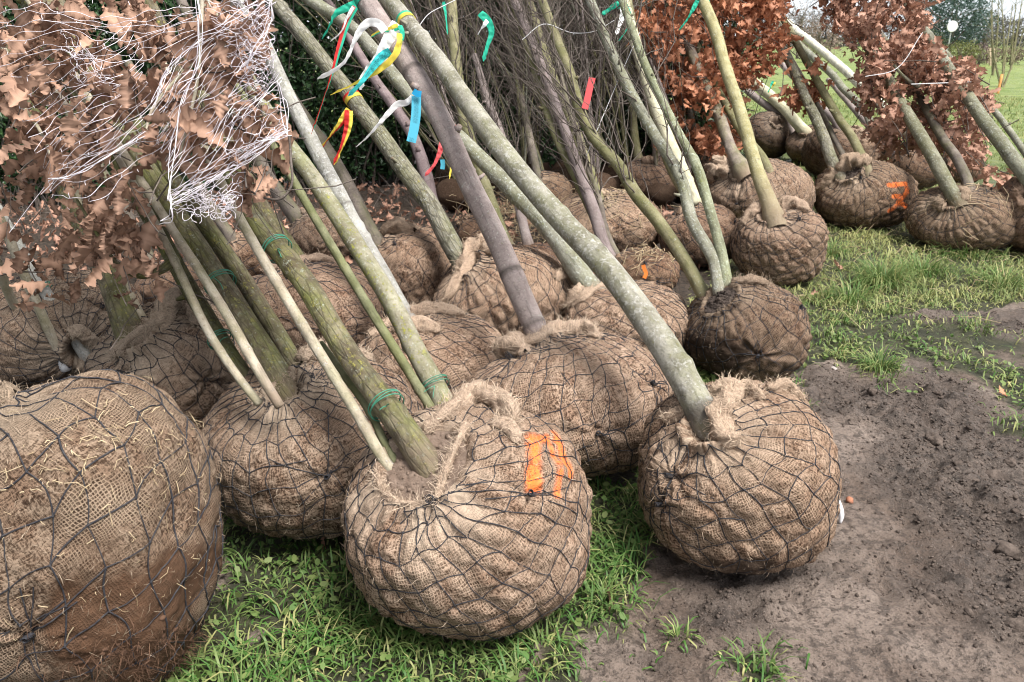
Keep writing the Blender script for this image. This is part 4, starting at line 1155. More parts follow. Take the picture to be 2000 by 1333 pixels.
# russet oaks further off
def fill_poly(poly, n, rng):
    a = np.array(poly, float); lo, hi = a.min(0), a.max(0)
    x = rng.uniform(lo[0], hi[0], n * 4); y = rng.uniform(lo[1], hi[1], n * 4)
    k = in_poly(x, y, poly); return x[k][:n], y[k][:n]
def poly_crown(key, poly, n, D, sd, size, mat, seed, clump=26, spread=13, hang=.4, fn=None):
    rng = np.random.default_rng(seed)
    m = n // clump
    cx, cy = fill_poly(poly, m, rng); m = len(cx)
    cD = D + rng.normal(0, sd, m)
    x = np.repeat(cx, clump) + rng.normal(0, spread, m * clump); y = np.repeat(cy, clump) + rng.normal(0, spread, m * clump)
    C = at(x, y, np.repeat(cD, clump) + rng.normal(0, spread * D / F, m * clump))
    mb = MB(); oak_leaves(mb, C, size, rng, False, hang, broad=.66)
    mb.build('foliage', mat, TREES[key])
    tw = MB()
    d = nrm(rng.normal(size=(m, 3)) * .6 + np.array([-.5, .3, .8])); ln = rng.uniform(.3, .8, m)
    twig_set(tw, at(cx, cy, cD) - d * ln[:, None] * .6, d, ln, rng.uniform(.003, .006, m), rng)
    if n > 400: tw.build('twigs', BARK['twig'], TREES[key])
poly_crown('rooty', [(1235, -70), (1545, -70), (1530, 20), (1535, 60), (1520, 110), (1470, 150), (1440, 205), (1452, 240), (1420, 262), (1400, 255), (1412, 300), (1350, 290), (1325, 330), (1300, 250), (1290, 150), (1250, 60)],
           4200, 8.2, .45, .098, LEAF_RED, 401)
poly_crown('marked', [(1545, 125), (1590, 128), (1605, 180), (1570, 215), (1545, 185)], 150, 8.0, .12, .11, LEAF_RED, 402, 12, 11)
poly_crown('rightoak', [(1590, -70), (1780, -70), (1812, 10), (1800, 60), (1830, 130), (1780, 170), (1800, 220), (1850, 240), (1860, 290), (1800, 300), (1780, 270), (1745, 300), (1720, 250), (1705, 230), (1675, 150), (1690, 90), (1640, 70), (1605, 20)],
           3200, 7.7, .25, .095, LEAF_BROWN, 403)
poly_crown('rim', [(1820, 90), (1850, 120), (1905, 130), (1940, 185), (1935, 215), (1900, 250), (1930, 300), (1880, 320), (1850, 260), (1820, 210), (1800, 150)],
           800, 7.3, .2, .095, LEAF_BROWN, 404, 14, 11)
poly_crown('rimfar', [(1900, 300), (1960, 340), (2000, 330), (2030, 400), (1990, 450), (1960, 400), (1900, 350)], 130, 7.0, .15, .1, LEAF_BROWN, 405, 8, 12)
poly_crown('pole', [(1690, 215), (1735, 250), (1760, 320), (1720, 310)], 130, 8.4, .15, .1, LEAF_BROWN, 406, 10, 11)
bough(TREES['rim'], [(1853, 165, 9, 7.55), (1830, 172, 8, 7.4), (1790, 168, 8, 7.3), (1765, 150, 6, 7.3), (1740, 120, 5, 7.3)], 'cracked', 9)

# ------------------------------------------------------------------ the thicket of bare stems
rt = np.random.default_rng(77)
THG = 'slender bare stems crowded in the thicket'
def add_twigs(tree_, stems, rng, n, lean, seed, lens=(.35, 1.2), rad=(.0022, .0065), sub=2):
    mb = MB()
    P, R = stems
    i = (len(P) * (.18 + .8 * rng.random(n))).astype(int).clip(2, len(P) - 2)
    T = nrm(P[i + 1] - P[i - 1])
    d = nrm(T + rng.normal(0, .38, (n, 3)) + np.array([lean, 0, .35]))
    ln = rng.uniform(*lens, n)
    Q = twig_set(mb, P[i], d, ln, rng.uniform(*rad, n), rng, 9, wob=.26, k=4)
    for _ in range(sub):
        m = n
        j = rng.integers(0, n, m); k = rng.integers(2, 8, m)
        d2 = nrm(d[j] + rng.normal(0, .6, (m, 3)))
        twig_set(mb, Q[j, k], d2, ln[j] * rng.uniform(.2, .6, m), rng.uniform(.0014, .003, m), rng, 6, wob=.2, k=3)
    mb.build('twigs', BARK['twig'], tree_)
for k, n in [('dark', 60), ('strawy', 130), ('tan', 110), ('back', 70), ('thickstem', 90), ('midback', 80), ('shade', 24), ('reddish', 24)]:
    for s in TRUNKS[k][:2]: add_twigs(TREES[k], s, rt, n // 2, -.1, 1)
spots = []
for i in range(38):
    px = rt.uniform(880, 1345); py = rt.uniform(352, 432) - (px - 850) * .06
    spots.append((px, py))
proto_ball = None
for i, (px, py) in enumerate(spots):
    g = on_ground(px, py)
    o = thing('thicket_tree', 'slender bare grey stem with dark twigs standing in the crowded thicket before the hedge', 'tree', (g[0], g[1], 0), THG)
    B = None
    rb = rt.uniform(.15, .22)
    # small root ball
    T, Ph, D, _ = sphere_dirs(20, 28, (0, 0, 1.))
    rr = rb * (1 + .12 * fbm(D * 2 + i * 3.3, i, 3) + .03 * noise(D * 9 + i, i))
    V = np.array([g[0], g[1], rb * .72]) + D * rr[..., None] * np.array([1, 1, .78]); V[..., 2] = np.maximum(V[..., 2], -.02)
    mb = MB(); idx = np.arange(T.size).reshape(T.shape)
    mb.add(V, np.stack([idx[:-1, :-1], idx[1:, :-1], idx[1:, 1:], idx[:-1, 1:]], -1), c=(0, .7, 0, 1), u=np.stack([Ph * rb, T * rb, T * 0 + i], -1))
    b = mb.build('root_ball', BURLAP, o); q = rt.uniform(.4, .75); b.color = (q, q * .88, q * .8, 1)
    L = rt.uniform(2.6, 3.6); leanx = -rt.uniform(.15, .95) - (0.25 if px < 950 else 0); leany = rt.uniform(-.25, .9)
    if i >= 38: leanx -= .45
    m = 7; t = np.linspace(0, 1, m)[:, None]
    n_st = int(rt.integers(3, 7))
    for z in range(n_st):
        sp = np.array([rt.normal(0, .45), rt.normal(0, .3), 0]) * (z > 0)
        tip = np.array([leanx, leany, 0]) + sp
        P = np.array([g[0], g[1], rb * 1.1]) + t * np.array([0, 0, L]) + (t ** 1.25) * tip * (L / 3) * 1.7 + rt.normal(0, .03, (m, 3)) * t
        r0 = rt.uniform(.012, .022) if z == 0 else rt.uniform(.004, .010)
        s = np.concatenate([P, r0 * (1 - .7 * t)], 1)
        s = np.concatenate([[np.r_[P[0] - [0, 0, .1], r0]], s])
        mb, TP, TR, TL = trunk_mesh(s, 500 + i * 5 + z, knots=4, k=8)
        ob = mb.build('trunk', BARK[['dark', 'purple', 'olive', 'dark', 'grey', 'olive'][int(rt.integers(0, 6))]], o)
        q = rt.uniform(.75, 1.2); ob.color = (q, q, q, 1)
        add_twigs(o, (TP, TR), rt, 26 if z == 0 else 14, -.15, i, lens=(.4, 1.4))

# ------------------------------------------------------------------ hedge
hr = np.random.default_rng(9)
HA, HB = np.array([-7.0, 6.9]), np.array([3.0, 10.4])
def hedge():
    o = thing('hedge', 'tall dark evergreen hedge behind the leaning trees', 'hedge', ((HA[0] + HB[0]) / 2, (HA[1] + HB[1]) / 2 + .5, 0))
    u = HB - HA; Lh = np.linalg.norm(u); u /= Lh; w = np.array([-u[1], u[0]])
    n = 105000
    s = hr.random(n) * Lh; z = .06 + 2.94 * hr.random(n) ** .9; dpt = np.abs(hr.normal(0, .22, n)) + .5 * (hr.random(n) < .3)
    p = np.stack([s, z, dpt * 0], -1)
    bul = .30 * fbm(p * 1.1, 3, 3)
    keep = (fbm(p * 2.3 + 5, 7, 3) > -.7 + .5 * np.clip(.4 - z, 0, 1))
    xy = HA + s[:, None] * u + (dpt + bul)[:, None] * w
    C = np.concatenate([xy, z[:, None]], 1)[keep]
    n = len(C)
    ln = hr.uniform(.04, .085, n)[:, None]
    nn = nrm(hr.normal(size=(n, 3)) * .9 + np.array([-w[0] * .4, -w[1] * .8, .7]))
    ax = nrm(np.cross(nn, hr.normal(size=(n, 3)))); sd = np.cross(nn, ax)
    wd = ln * hr.uniform(.22, .34, (n, 1))
    V = np.stack([C - ax * ln * .5, C - ax * ln * .12 + sd * wd + nn * ln * .12, C + ax * ln * .5 - nn * ln * .1, C - ax * ln * .12 - sd * wd + nn * ln * .12], 1)
    i = np.arange(n)[:, None] * 4
    cv = np.clip(hr.normal(.35, .25, n), 0, 1)
    mb = MB().add(V, np.concatenate([i, i + 1, i + 2, i + 3], 1), c=np.repeat(np.stack([cv, cv * 0, cv, cv * 0 + 1], -1), 4, 0))
    n = 42000                                                             # the inside of the hedge
    s = hr.random(n) * Lh; z = .02 + 3.0 * hr.random(n); dp = hr.uniform(.45, 1.0, n)
    C = np.concatenate([HA + s[:, None] * u + dp[:, None] * w, z[:, None]], 1)
    nn = nrm(hr.normal(size=(n, 3)) * .6 + np.array([-w[0], -w[1], .2])); ax = nrm(np.cross(nn, hr.normal(size=(n, 3)))); sd = np.cross(nn, ax); ln = hr.uniform(.06, .11, n)[:, None]
    V = np.stack([C - ax * ln * .5, C + sd * ln * .3, C + ax * ln * .5, C - sd * ln * .3], 1); i = np.arange(n)[:, None] * 4; cv = hr.random(n) * .3
    mb.add(V, np.concatenate([i, i + 1, i + 2, i + 3], 1), c=np.repeat(np.stack([cv, cv * 0, cv, cv * 0 + 1], -1), 4, 0))
    mb.build('leaves', HEDGE_LEAF, o, smooth=False)
    m = 420
    s = hr.random(m) * Lh; dp = hr.uniform(.1, .7, m)
    b = np.concatenate([HA + s[:, None] * u + dp[:, None] * w, np.zeros((m, 1))], 1)
    sb = MB(); twig_set(sb, b, nrm(hr.normal(0, .22, (m, 3)) + np.array([0, 0, 1.])), hr.uniform(1.4, 2.9, m), hr.uniform(.006, .02, m), hr, 9, wob=.1)
    sb.build('stems', BARK['twig'], o)
hedge()
# ------------------------------------------------------------------ white crown netting
def crown_net():
    rng = np.random.default_rng(5)
    o = thing('crown_netting', 'torn white nylon netting stretched over the tan oak leaves', 'netting', tuple(at(300, 250, 2.3)))
    mb = MB()
    def zig(W, amt):
        nv, nu = W.shape[:2]
        Z = W.copy()
        for i in range(nv):
            for j in range(nu):
                n_ = i + 1 if (i + j) % 2 == 0 else i - 1
                if 0 <= n_ < nv: Z[i, j] = W[i, j] + amt * (W[n_, j] - W[i, j])
        return Z
    def patch(top, bot, D, nu, nv, gather=(), bulge=.10, r=.0013, drop=.12, seed=0, power=1.0):
        """top, bot: photo outlines of the two long edges; strands run along them, cross-tied in a hexagon pattern"""
        u = np.linspace(0, 1, nu); v = np.linspace(0, 1, nv) ** power
        a = resample(np.concatenate([np.array(top, float), np.zeros((len(top), 1))], 1), nu)[:, :2]
        b = resample(np.concatenate([np.array(bot, float), np.zeros((len(bot), 1))], 1), nu)[:, :2]
        G = a[None] * (1 - v[:, None, None]) + b[None] * v[:, None, None]
        for gx_, gy_, sx, sy, k in gather:                     # bunched places
            d2 = ((G[..., 0] - gx_) / sx) ** 2 + ((G[..., 1] - gy_) / sy) ** 2
            G = G + (k * np.exp(-d2))[..., None] * (np.array([gx_, gy_]) - G) * (np.array([1., 0]) if sy > 150 else 1.)
        U, V = np.meshgrid(u, v)
        q = np.stack([U * 3, V * 3, U * 0 + seed], -1)
        G[..., 0] += 9 * noise(q * 2.3, seed + 1) + 2 * noise(q * 6, seed + 2); G[..., 1] += 12 * noise(q * 1.7, seed + 3) + 2 * noise(q * 6, seed + 4)
        Dm = D[0] + (D[1] - D[0]) * U + bulge * noise(q * 1.3, seed + 5) - bulge * .5 * np.sin(U * math.pi)
        W = zig(at(G[..., 0], G[..., 1], Dm), .27)
        seg = []
        sp = np.linalg.norm(W[1:] - W[:-1], axis=-1).mean()
        for i in range(nv):                                     # the strands themselves, smooth and wavering
            s = resample(W[i], nu * 4)
            s = s + .006 * noise(s * 14 + i * 3.1, seed + 8)[:, None] * np.array([.5, .5, 1])
            a_, b_ = (0, len(s)) if rng.random() > drop * .45 else sorted(rng.integers(0, len(s), 2))
            if b_ - a_ > 3: tubes(s[a_:b_], np.full(b_ - a_, rng.uniform(.0005, .00095)), 4, mb=mb)
        # pull alternate knots together so the strands zigzag
        for i in range(nv - 1):
            for j in range(nu):
                if (i + j) % 2 == 0 and rng.random() > .12: seg.append((W[i, j], W[i + 1, j]))
        return seg
    specs = [
        # upper left sheet, strands nearly level
        (([(-30, -40), (150, -30), (300, -30), (390, -30)], [(-10, 140), (100, 95), (230, 130), (290, 110), (380, 70)], (2.45, 2.3), 13, 12), dict(seed=1, drop=.25)),
        # left panel: strands fanning from the gathered corner up to the right
        (([(15, 140), (100, 110), (180, 85), (260, 40)], [(98, 385), (130, 345), (250, 260), (300, 210)], (2.42, 2.3), 9, 20), dict(seed=2, drop=.35, gather=[(105, 350, 60, 60, .55)], power=.9)),
        (([(100, 300), (150, 300), (240, 250), (330, 190)], [(100, 420), (160, 418), (260, 350), (340, 300)], (2.4, 2.3), 8, 9), dict(seed=3, drop=.45, gather=[(105, 350, 50, 50, .5)])),
        # middle: dense parallel strands sweeping up to the right edge
        (([(300, 190), (340, 120), (400, 60), (470, 20), (533, -20)], [(330, 390), (345, 380), (420, 300), (500, 210), (545, 165)], (2.3, 2.24), 13, 26), dict(seed=4, drop=.3, gather=[(385, 60, 16, 400, .4)])),
        # right edge bunch
        (([(440, -40), (480, -20), (530, -30)], [(478, 135), (510, 150), (548, 168)], (2.26, 2.22), 11, 22), dict(seed=5, drop=.1, gather=[(515, 60, 40, 200, .35)])),
        (([(400, 0), (450, 0), (500, 10)], [(470, 180), (500, 185), (530, 190)], (2.28, 2.22), 9, 20), dict(seed=6, drop=.2, gather=[(500, 170, 60, 40, .4)])),
        # lower right lobe
        (([(545, 165), (520, 175), (480, 200), (430, 250)], [(563, 262), (530, 275), (490, 300), (440, 340)], (2.22, 2.28), 12, 9), dict(seed=7, drop=.25)),
        # bunched hem from the torn twig to the knot
        (([(332, 375), (380, 345), (450, 300), (555, 252)], [(338, 400), (390, 372), (470, 322), (560, 264)], (2.27, 2.22), 16, 13), dict(seed=8, drop=.3, bulge=.04)),
        (([(335, 385), (370, 372), (430, 350), (480, 340)], [(340, 420), (385, 424), (430, 412), (462, 395)], (2.27, 2.26), 18, 7), dict(seed=9, drop=.3, bulge=.04)),
        # loose threads at the back
        (([(120, 60), (160, 90), (200, 120)], [(150, 170), (190, 180), (235, 185)], (2.5, 2.4), 12, 12), dict(seed=10, drop=.2)),
    ]
    S = []
    for a, k in specs:
        S += patch(*a, **k)
    A = np.array([q[0] for q in S]); Z = np.array([q[1] for q in S])
    f = np.linspace(0, 1, 4)[None, :, None]
    P = A[:, None] * (1 - f) + Z[:, None] * f
    L = np.linalg.norm(Z - A, axis=1)[:, None, None]
    P = P + rng.normal(0, .02, P.shape) * L * np.sin(f * math.pi)
    P[..., 2] -= .06 * L[..., 0] * np.sin(f[..., 0] * math.pi)
    R = np.full(P.shape[:2], 1) * rng.uniform(.0005, .0010, (len(P), 1))
    tubes(P, R, 4, mb=mb)
    # draw-cords: bunched ropes of strands
    for path in ([(388, -20), (392, 60), (383, 130), (360, 190), (340, 290), (332, 390)], [(530, -20), (527, 40), (500, 100), (470, 140)],
                 [(333, 395), (420, 345), (500, 290), (560, 262)], [(98, 352), (140, 340), (190, 320), (280, 260)], [(333, 380), (335, 410), (330, 425), (315, 432)],
                 [(545, 165), (556, 210), (563, 262)], [(300, 210), (320, 150), (360, 105), (400, 75)]):
        for _ in range(3):
            a = np.array(path, float) + rng.normal(0, 3.2, (len(path), 2))
            s = resample(np.concatenate([at(a[:, 0], a[:, 1], 2.25 + .02 * rng.normal(size=len(a)))], 1), 40)
            s += .004 * noise(s * 30 + rng.random() * 9, 3)[:, None] * rng.normal(size=3)
            tubes(s, np.full(40, .0011), 4, mb=mb)
    # curls at the torn edge
    for _ in range(26):
        c0 = at(rng.uniform(370, 460), rng.uniform(385, 425), 2.26); r = rng.uniform(.008, .022); t = np.linspace(0, rng.uniform(4, 9), 30); e = rng.normal(size=3); x1 = nrm(np.cross(e, [0, 0, 1])); x2 = nrm(np.cross(x1, e))
        tubes(c0 + r * (np.cos(t)[:, None] * x1 + np.sin(t)[:, None] * x2) + t[:, None] * .004 * nrm(e), np.full(30, .0008), 4, mb=mb)
    for path, D in (([(98, 352), (60, 400), (30, 440), (18, 455)], 2.5), ([(80, 380), (100, 360), (120, 330)], 2.45)):
        a = np.array(path, float); tubes(resample(at(a[:, 0], a[:, 1], np.full(len(a), D)), 20), np.full(20, .0009), 4, mb=mb)
    mb.build('net', NETM, o)
crown_net()

# ------------------------------------------------------------------ marking ribbons and tags
def mat_ribbon(name, c1, c2=None, tr=.4):
    m = NT(name, .6, .25)
    mk = m.mask()
    c = m.mix(mk[0], c1, c2 or c1)
    c = m.mix(m.math('MULTIPLY', mk[1], m.ramp(m.noise(m.vmath('MULTIPLY', m.attr('uvm'), (700, 260, 1)), 1, 1), .5, .56)), c, (.015, .05, .07))
    m.color(c); m.translucent(c, tr)
    return m.m
TEAL, WHITE, YELLOW, RED, BLUE, CORAL, GREENISH, ORANGE_C = (.015, .50, .42), (.9, .9, .91), (.85, .68, .10), (.62, .03, .03), (.10, .52, .72), (.80, .12, .13), (.03, .50, .33), (.9, .25, .05)
RB = {}
def ribbon(label, pts, D, width, c1, c2=None, twist=(0, 1.2), ink=0.0, band=None, split=False, cat='ribbon', name='marking_ribbon', group='marking ribbons tied to the trunks', stiff=False, Dend=None):
    a = np.array(pts, float)
    n = 48
    L = np.linspace(0, 1, len(a))
    Dd = np.linspace(D, Dend or D, len(a))
    s = resample(at(a[:, 0], a[:, 1], Dd), n)
    t = np.linspace(0, 1, n)
    T = nrm(np.gradient(s, axis=0)); vw = nrm(s - CAMP)
    side = nrm(np.cross(T, vw)); dep = nrm(np.cross(side, T))
    tw = twist[0] + (twist[1] - twist[0]) * t + (0 if stiff else .3 * np.sin(t * 7 + a[0, 0]))
    w = 1.08 * width * D / F / 2 * (1 if stiff else (.75 + .25 * np.sin(t * 5 + 1)))
    w = w * np.ones(n)
    if not stiff: w *= np.clip((1 - t) / .06, .25, 1)
    wv = np.cos(tw)[:, None] * side + np.sin(tw)[:, None] * dep
    m = 7; f = np.linspace(-1, 1, m)
    curl = .12 * (1 - f ** 2)
    V = s[:, None] + f[None, :, None] * (wv * w[:, None])[:, None] + (curl[None] * w[:, None] * (0 if stiff else 1))[..., None] * np.cross(T, wv)[:, None]
    q_ = np.stack([V[..., 0] * 60, V[..., 1] * 60, V[..., 2] * 60], -1)
    V = V + (0 if stiff else 1) * (w * .55)[:, None, None] * fbm(q_, int(a[0, 0]), 2)[..., None] * nrm(np.cross(T, wv))[:, None]
    idx = np.arange(n * m).reshape(n, m)
    c = np.zeros((n, m, 4)); c[..., 3] = 1
    c[..., 0] = (f[None] > .12) if split else 0
    c[..., 1] = ink * (np.abs(f[None]) < .45) * (np.sin(t * 6.3) > -.5)[:, None]
    mb = MB(); u = np.stack([f[None] * w[:, None], t[:, None] * .3 * np.ones((1, m)), np.zeros((n, m))], -1)
    mb.add(V, np.stack([idx[:-1, :-1], idx[:-1, 1:], idx[1:, 1:], idx[1:, :-1]], -1), c=c.reshape(-1, 4), u=u)
    if band:                                                             # the part wound round the stem
        key, x, y, wd = band[:4]; ti = band[4] if len(band) > 4 else 0
        Db, R, P, Tn = Dat(key, x, y, ti)
        x1 = nrm(np.cross(Tn, [0.2, .1, 1])); x2 = np.cross(Tn, x1)
        k = 36; an = np.linspace(0, 2 * math.pi, k); hw = wd * Db / F / 2; g = np.linspace(-1, 1, 5)
        ringV = P + (R * 1.06 + .0015) * (np.cos(an)[:, None, None] * x1 + np.sin(an)[:, None, None] * x2) + (g[None, :, None] * hw + (.25 * hw * np.sin(an * 1.0))[:, None, None]) * Tn
        idx = np.arange(k * 5).reshape(k, 5); c = np.zeros((k, 5, 4)); c[..., 3] = 1; c[..., 0] = (g[None] > .1) if split else 0
        mb.add(ringV, np.stack([idx[:-1, :-1], idx[:-1, 1:], idx[1:, 1:], idx[1:, :-1]], -1), c=c.reshape(-1, 4))
    key = (c1, c2)
    if key not in RB: RB[key] = mat_ribbon('ribbon tape %d' % len(RB), c1, c2)
    o = mb.build(name, RB[key], None, origin=s[0])
    tag(o, label, cat, group)
    return o
dm = Dat('birchy', 785, 50)[0]; dp = Dat('purple', 800, 190)[0]; dp2 = Dat('purple', 708, 10)[0]; dh = Dat('peaked', 682, 205)[0]; dk = Dat('bent', 880, 270)[0]
ribbon('teal ribbon end folding down left from the top of the purplish trunk', [(694, 8), (676, 16), (655, 28), (645, 48), (629, 77)], dp2 - .1, 13, GREENISH, band=('purple', 706, 6, 26))
ribbon('very long thin red and green ribbon hanging beside the purplish trunk', [(694, 14), (680, 40), (665, 85), (650, 140), (630, 200), (608, 262)], dp2 - .12, 11, RED, GREENISH, split=True)
ribbon('short limp white ribbon beside the long red and green one', [(690, 14), (678, 35), (668, 60), (645, 82)], dp2 - .14, 6, WHITE)
ribbon('broad white ribbon arching down left over the mossy trunk', [(752, 62), (738, 46), (722, 44), (706, 56), (690, 86), (672, 122), (645, 142), (620, 154)], dm - .2, 15, WHITE, twist=(.2, .9))
ribbon('crisp white ribbon knotted below the yellow band on the thick blotched trunk', [(776, 46), (765, 66), (752, 88), (738, 112), (722, 130), (706, 158), (704, 176)], dm - .12, 22, WHITE, twist=(0, .4))
ribbon('printed turquoise ribbon with faint dark lettering pointing down left', [(762, 100), (745, 112), (725, 136), (705, 162), (680, 188)], dm - .16, 16, (.06, .62, .66), twist=(.1, .3), ink=1.0)
ribbon('long yellow ribbon sweeping left under the printed turquoise one', [(781, 66), (780, 85), (768, 112), (750, 130), (720, 150), (690, 165), (645, 186)], dm - .14, 13, YELLOW, twist=(.3, 1.0))
ribbon('yellow and teal ribbon wound round the thick blotched trunk with a short stub', [(778, 52), (760, 58), (742, 62), (724, 72)], dm - .13, 12, YELLOW, GREENISH, split=True, band=('birchy', 792, 44, 16))
ribbon('teal loop of ribbon curling down beside the white knot', [(781, 50), (786, 64), (786, 80), (780, 92)], dm - .13, 9, GREENISH)
ribbon('red and yellow ribbon tail hanging left from the mossy trunk', [(682, 214), (668, 236), (648, 262), (627, 290)], dh - .08, 13, YELLOW, RED, split=True, band=('peaked', 681, 203, 16))
ribbon('red and yellow ribbon tail hanging straight down from the mossy trunk', [(681, 216), (680, 245), (668, 285), (652, 322)], dh - .09, 15, RED, YELLOW, split=True, twist=(0, .5))
ribbon('printed sky-blue label strip hanging on the purplish trunk', [(813, 188), (813, 215), (809, 250), (803, 278)], dp - .1, 17, BLUE, twist=(0, 0), ink=.8, stiff=True, cat='tag', name='plant_tag', group='printed plant tags')
ribbon('folded blue loop holding the sky-blue label strip', [(807, 178), (814, 183), (823, 184)], dp - .12, 11, (.02, .33, .62), twist=(0, .3), stiff=True)
ribbon('forked white ribbon streaming left from the sky-blue label', [(806, 190), (795, 200), (778, 203), (760, 220), (738, 245), (718, 268), (695, 288)], dp - .09, 12, WHITE, twist=(.2, 1.0))
ribbon('red ribbon with yellow tip hanging left of the purplish trunk', [(866, 272), (858, 300), (848, 322), (830, 344)], dk - .1, 11, CORAL, twist=(0, .6))
ribbon('red loop of ribbon on the kinked grey-green trunk', [(872, 256), (884, 256), (887, 264), (881, 270)], dk - .06, 8, RED, band=('bent', 882, 262, 9))
ribbon('pale yellow ribbon strip lying along the kinked grey-green trunk', [(872, 252), (879, 265), (884, 285), (878, 350)], dk - .05, 8, YELLOW)
ribbon('scrap of blue tag below the red ribbon', [(864, 312), (865, 322), (864, 331)], dk + .02, 8, BLUE, stiff=True, twist=(0, 0), cat='tag', name='plant_tag', group='printed plant tags')
ribbon('teal and white ribbon among the dark stems left of the coral tag', [(938, 26), (952, 40), (960, 60), (952, 90), (944, 120)], 5.2, 14, GREENISH, twist=(0, .4))
ribbon('white scrap of ribbon beside the teal one in the thicket', [(952, 40), (945, 50), (938, 60), (933, 68)], 5.15, 8, WHITE)
ribbon('small teal ribbon at the very top of the thicket', [(866, 4), (870, 25), (872, 45), (874, 68)], 5.4, 6, GREENISH)
ribbon('teal ribbon pointing left from the pale cane at the thicket top', [(1217, 8), (1200, 12), (1186, 22), (1175, 28)], 5.4, 13, GREENISH, twist=(0, .4))
ribbon('white ribbon flag below the teal one on the pale cane', [(1219, 12), (1216, 32), (1208, 55), (1204, 68)], 5.38, 13, WHITE, twist=(0, .3))
ribbon('narrow teal ribbon hanging beside the white flag', [(1222, 10), (1230, 35), (1222, 62), (1206, 82)], 5.42, 8, GREENISH)
ribbon('plain coral red tag strip hanging in the thicket', [(1157, 152), (1152, 172), (1147, 195), (1142, 213)], 4.6, 12, CORAL, twist=(0, 0), stiff=True, cat='tag', name='plant_tag', group='printed plant tags')
ribbon('green ribbon on the yellow-green trunk of the lone ball', [(1362, 2), (1350, 25), (1338, 45), (1325, 60)], 7.0, 8, GREENISH, band=('single', 1372, 6, 8))
ribbon('small orange tag with pale stem on the reddish straw-topped ball', [(1256, 518), (1259, 527), (1262, 534), (1258, 544)], Dat('strawy', 1200, 500)[0] - .35, 7, ORANGE_C, twist=(0, .3), stiff=True, cat='tag', name='plant_tag', group='printed plant tags')
ribbon('teal and white ribbon at the limed trunk by the russet leaves', [(1512, 160), (1506, 170), (1500, 182)], 7.6, 8, GREENISH, YELLOW, split=True)
ribbon('scrap of teal ribbon on the pale tan ball', [(1262, 404), (1270, 408), (1278, 412), (1285, 420)], 5.6, 7, GREENISH)
def string(label, pts, D, r):
    a = np.array(pts, float); s = resample(at(a[:, 0], a[:, 1], np.full(len(a), D)), 24)
    mb = MB(); tubes(s, np.full(24, r), 5, mb=mb); o = mb.build('white_string', TAPE, None, origin=s[0]); tag(o, label, 'string', 'white strings strung through the thicket')
string('taut white string slanting through the thicket by the coral tag', [(1250, 62), (1215, 140), (1185, 210), (1145, 305)], 4.7, .0022)
string('white string running up right across the thicket top', [(1020, 78), (1060, 48), (1120, 65), (1160, 62), (1200, 40)], 5.0, .0022)
string('white string between the teal loop and the thicket top', [(818, 52), (835, 30), (870, 10), (890, 0)], dm + .1, .002)
string('pale string tied across the right-hand russet oak', [(1690, 150), (1745, 138), (1802, 64)], 7.0, .003)
string('pale cord across the grey stems under the russet leaves', [(1780, 165), (1860, 162), (1905, 160)], 7.0, .004)

# ------------------------------------------------------------------ grass, crumbs, straw, fallen leaves
gr = np.random.default_rng(21)
def blades(n, xr, yr, hgt, wid, thr=.25, straw=.12, curve=(.3, 1.6)):
    x = gr.uniform(*xr, n); y = gr.uniform(*yr, n)
    px, py, D = proj(np.stack([x, y, np.zeros(n)], -1))
    k = (px > -160) & (px < 2160) & (py < 1480) & (D > .3)
    x, y = x[k], y[k]
    g, yd = grass_at(x, y)
    tuft = noise(np.stack([x, y, x * 0], -1) * 6, 91) * .5 + .5
    k = (gr.random(len(x)) < np.clip((g - .1) * 1.3, 0, 1) * (.35 + .9 * tuft))
    x, y, g, tuft = x[k], y[k], g[k], tuft[k]
    n = len(x)
    z = ground_z(x, y) - .004
    h = gr.uniform(*hgt, n) * (.5 + .8 * tuft)
    an = gr.uniform(0, 2 * math.pi, n) + 2 * noise(np.stack([x, y, x * 0], -1) * 3, 92); ln = gr.uniform(*curve, n)
    dx = np.stack([np.cos(an), np.sin(an), 0 * an], -1); sd = np.stack([-np.sin(an), np.cos(an), 0 * an], -1)
    w = gr.uniform(*wid, n)[:, None]
    b = np.stack([x, y, z], -1)
    pts = []
    ang = ln * .3; p = b
    V = []
    for q, fw in ((0, 1.0), (1, .95), (2, .7)):
        V += [p - sd * w * fw, p + sd * w * fw]
        st = h / 3
        p = p + dx * (np.sin(ang) * st)[:, None] + np.array([0, 0, 1.]) * (np.cos(ang) * st)[:, None]
        ang = ang + ln * .55
    V.append(p)
    V = np.stack(V, 1); V[..., 2] = np.maximum(V[..., 2], z[:, None] + .001)
    i = np.arange(n)[:, None] * 7
    c = np.clip(gr.normal(.2, .16, n) + .14 * noise(np.stack([x, y, x * 0], -1) * 2, 95) + .30 * np.clip((y - 3.2) / 2, 0, 1), 0, 1); c = np.where(gr.random(n) < straw, gr.uniform(.6, 1, n), c)
    return V, np.concatenate([np.concatenate([i, i + 1, i + 3, i + 2], 1), np.concatenate([i + 2, i + 3, i + 5, i + 4], 1)]), np.concatenate([i + 4, i + 5, i + 6], 1), np.repeat(np.stack([c, c * 0, c, c * 0 + 1], -1), 7, 0)
mb = MB()
for a in ((30000, (-1.5, 1.3), (1.0, 3.2), (.04, .15), (.0014, .0036), .25, .14, (.9, 3.2)), (20000, (-1.6, 3.2), (2.2, 5.0), (.03, .13), (.0018, .0040), .25, .2, (.9, 3.2)),
          (38000, (.6, 5.2), (4.4, 9.5), (.05, .16), (.0022, .0045), .25, .38, (.9, 3.0)), (26000, (1.0, 14), (9.5, 24), (.05, .12), (.005, .011), .25, .3)):
    V, Q, T3, c = blades(*a); mb.add(V, Q, T3, c)
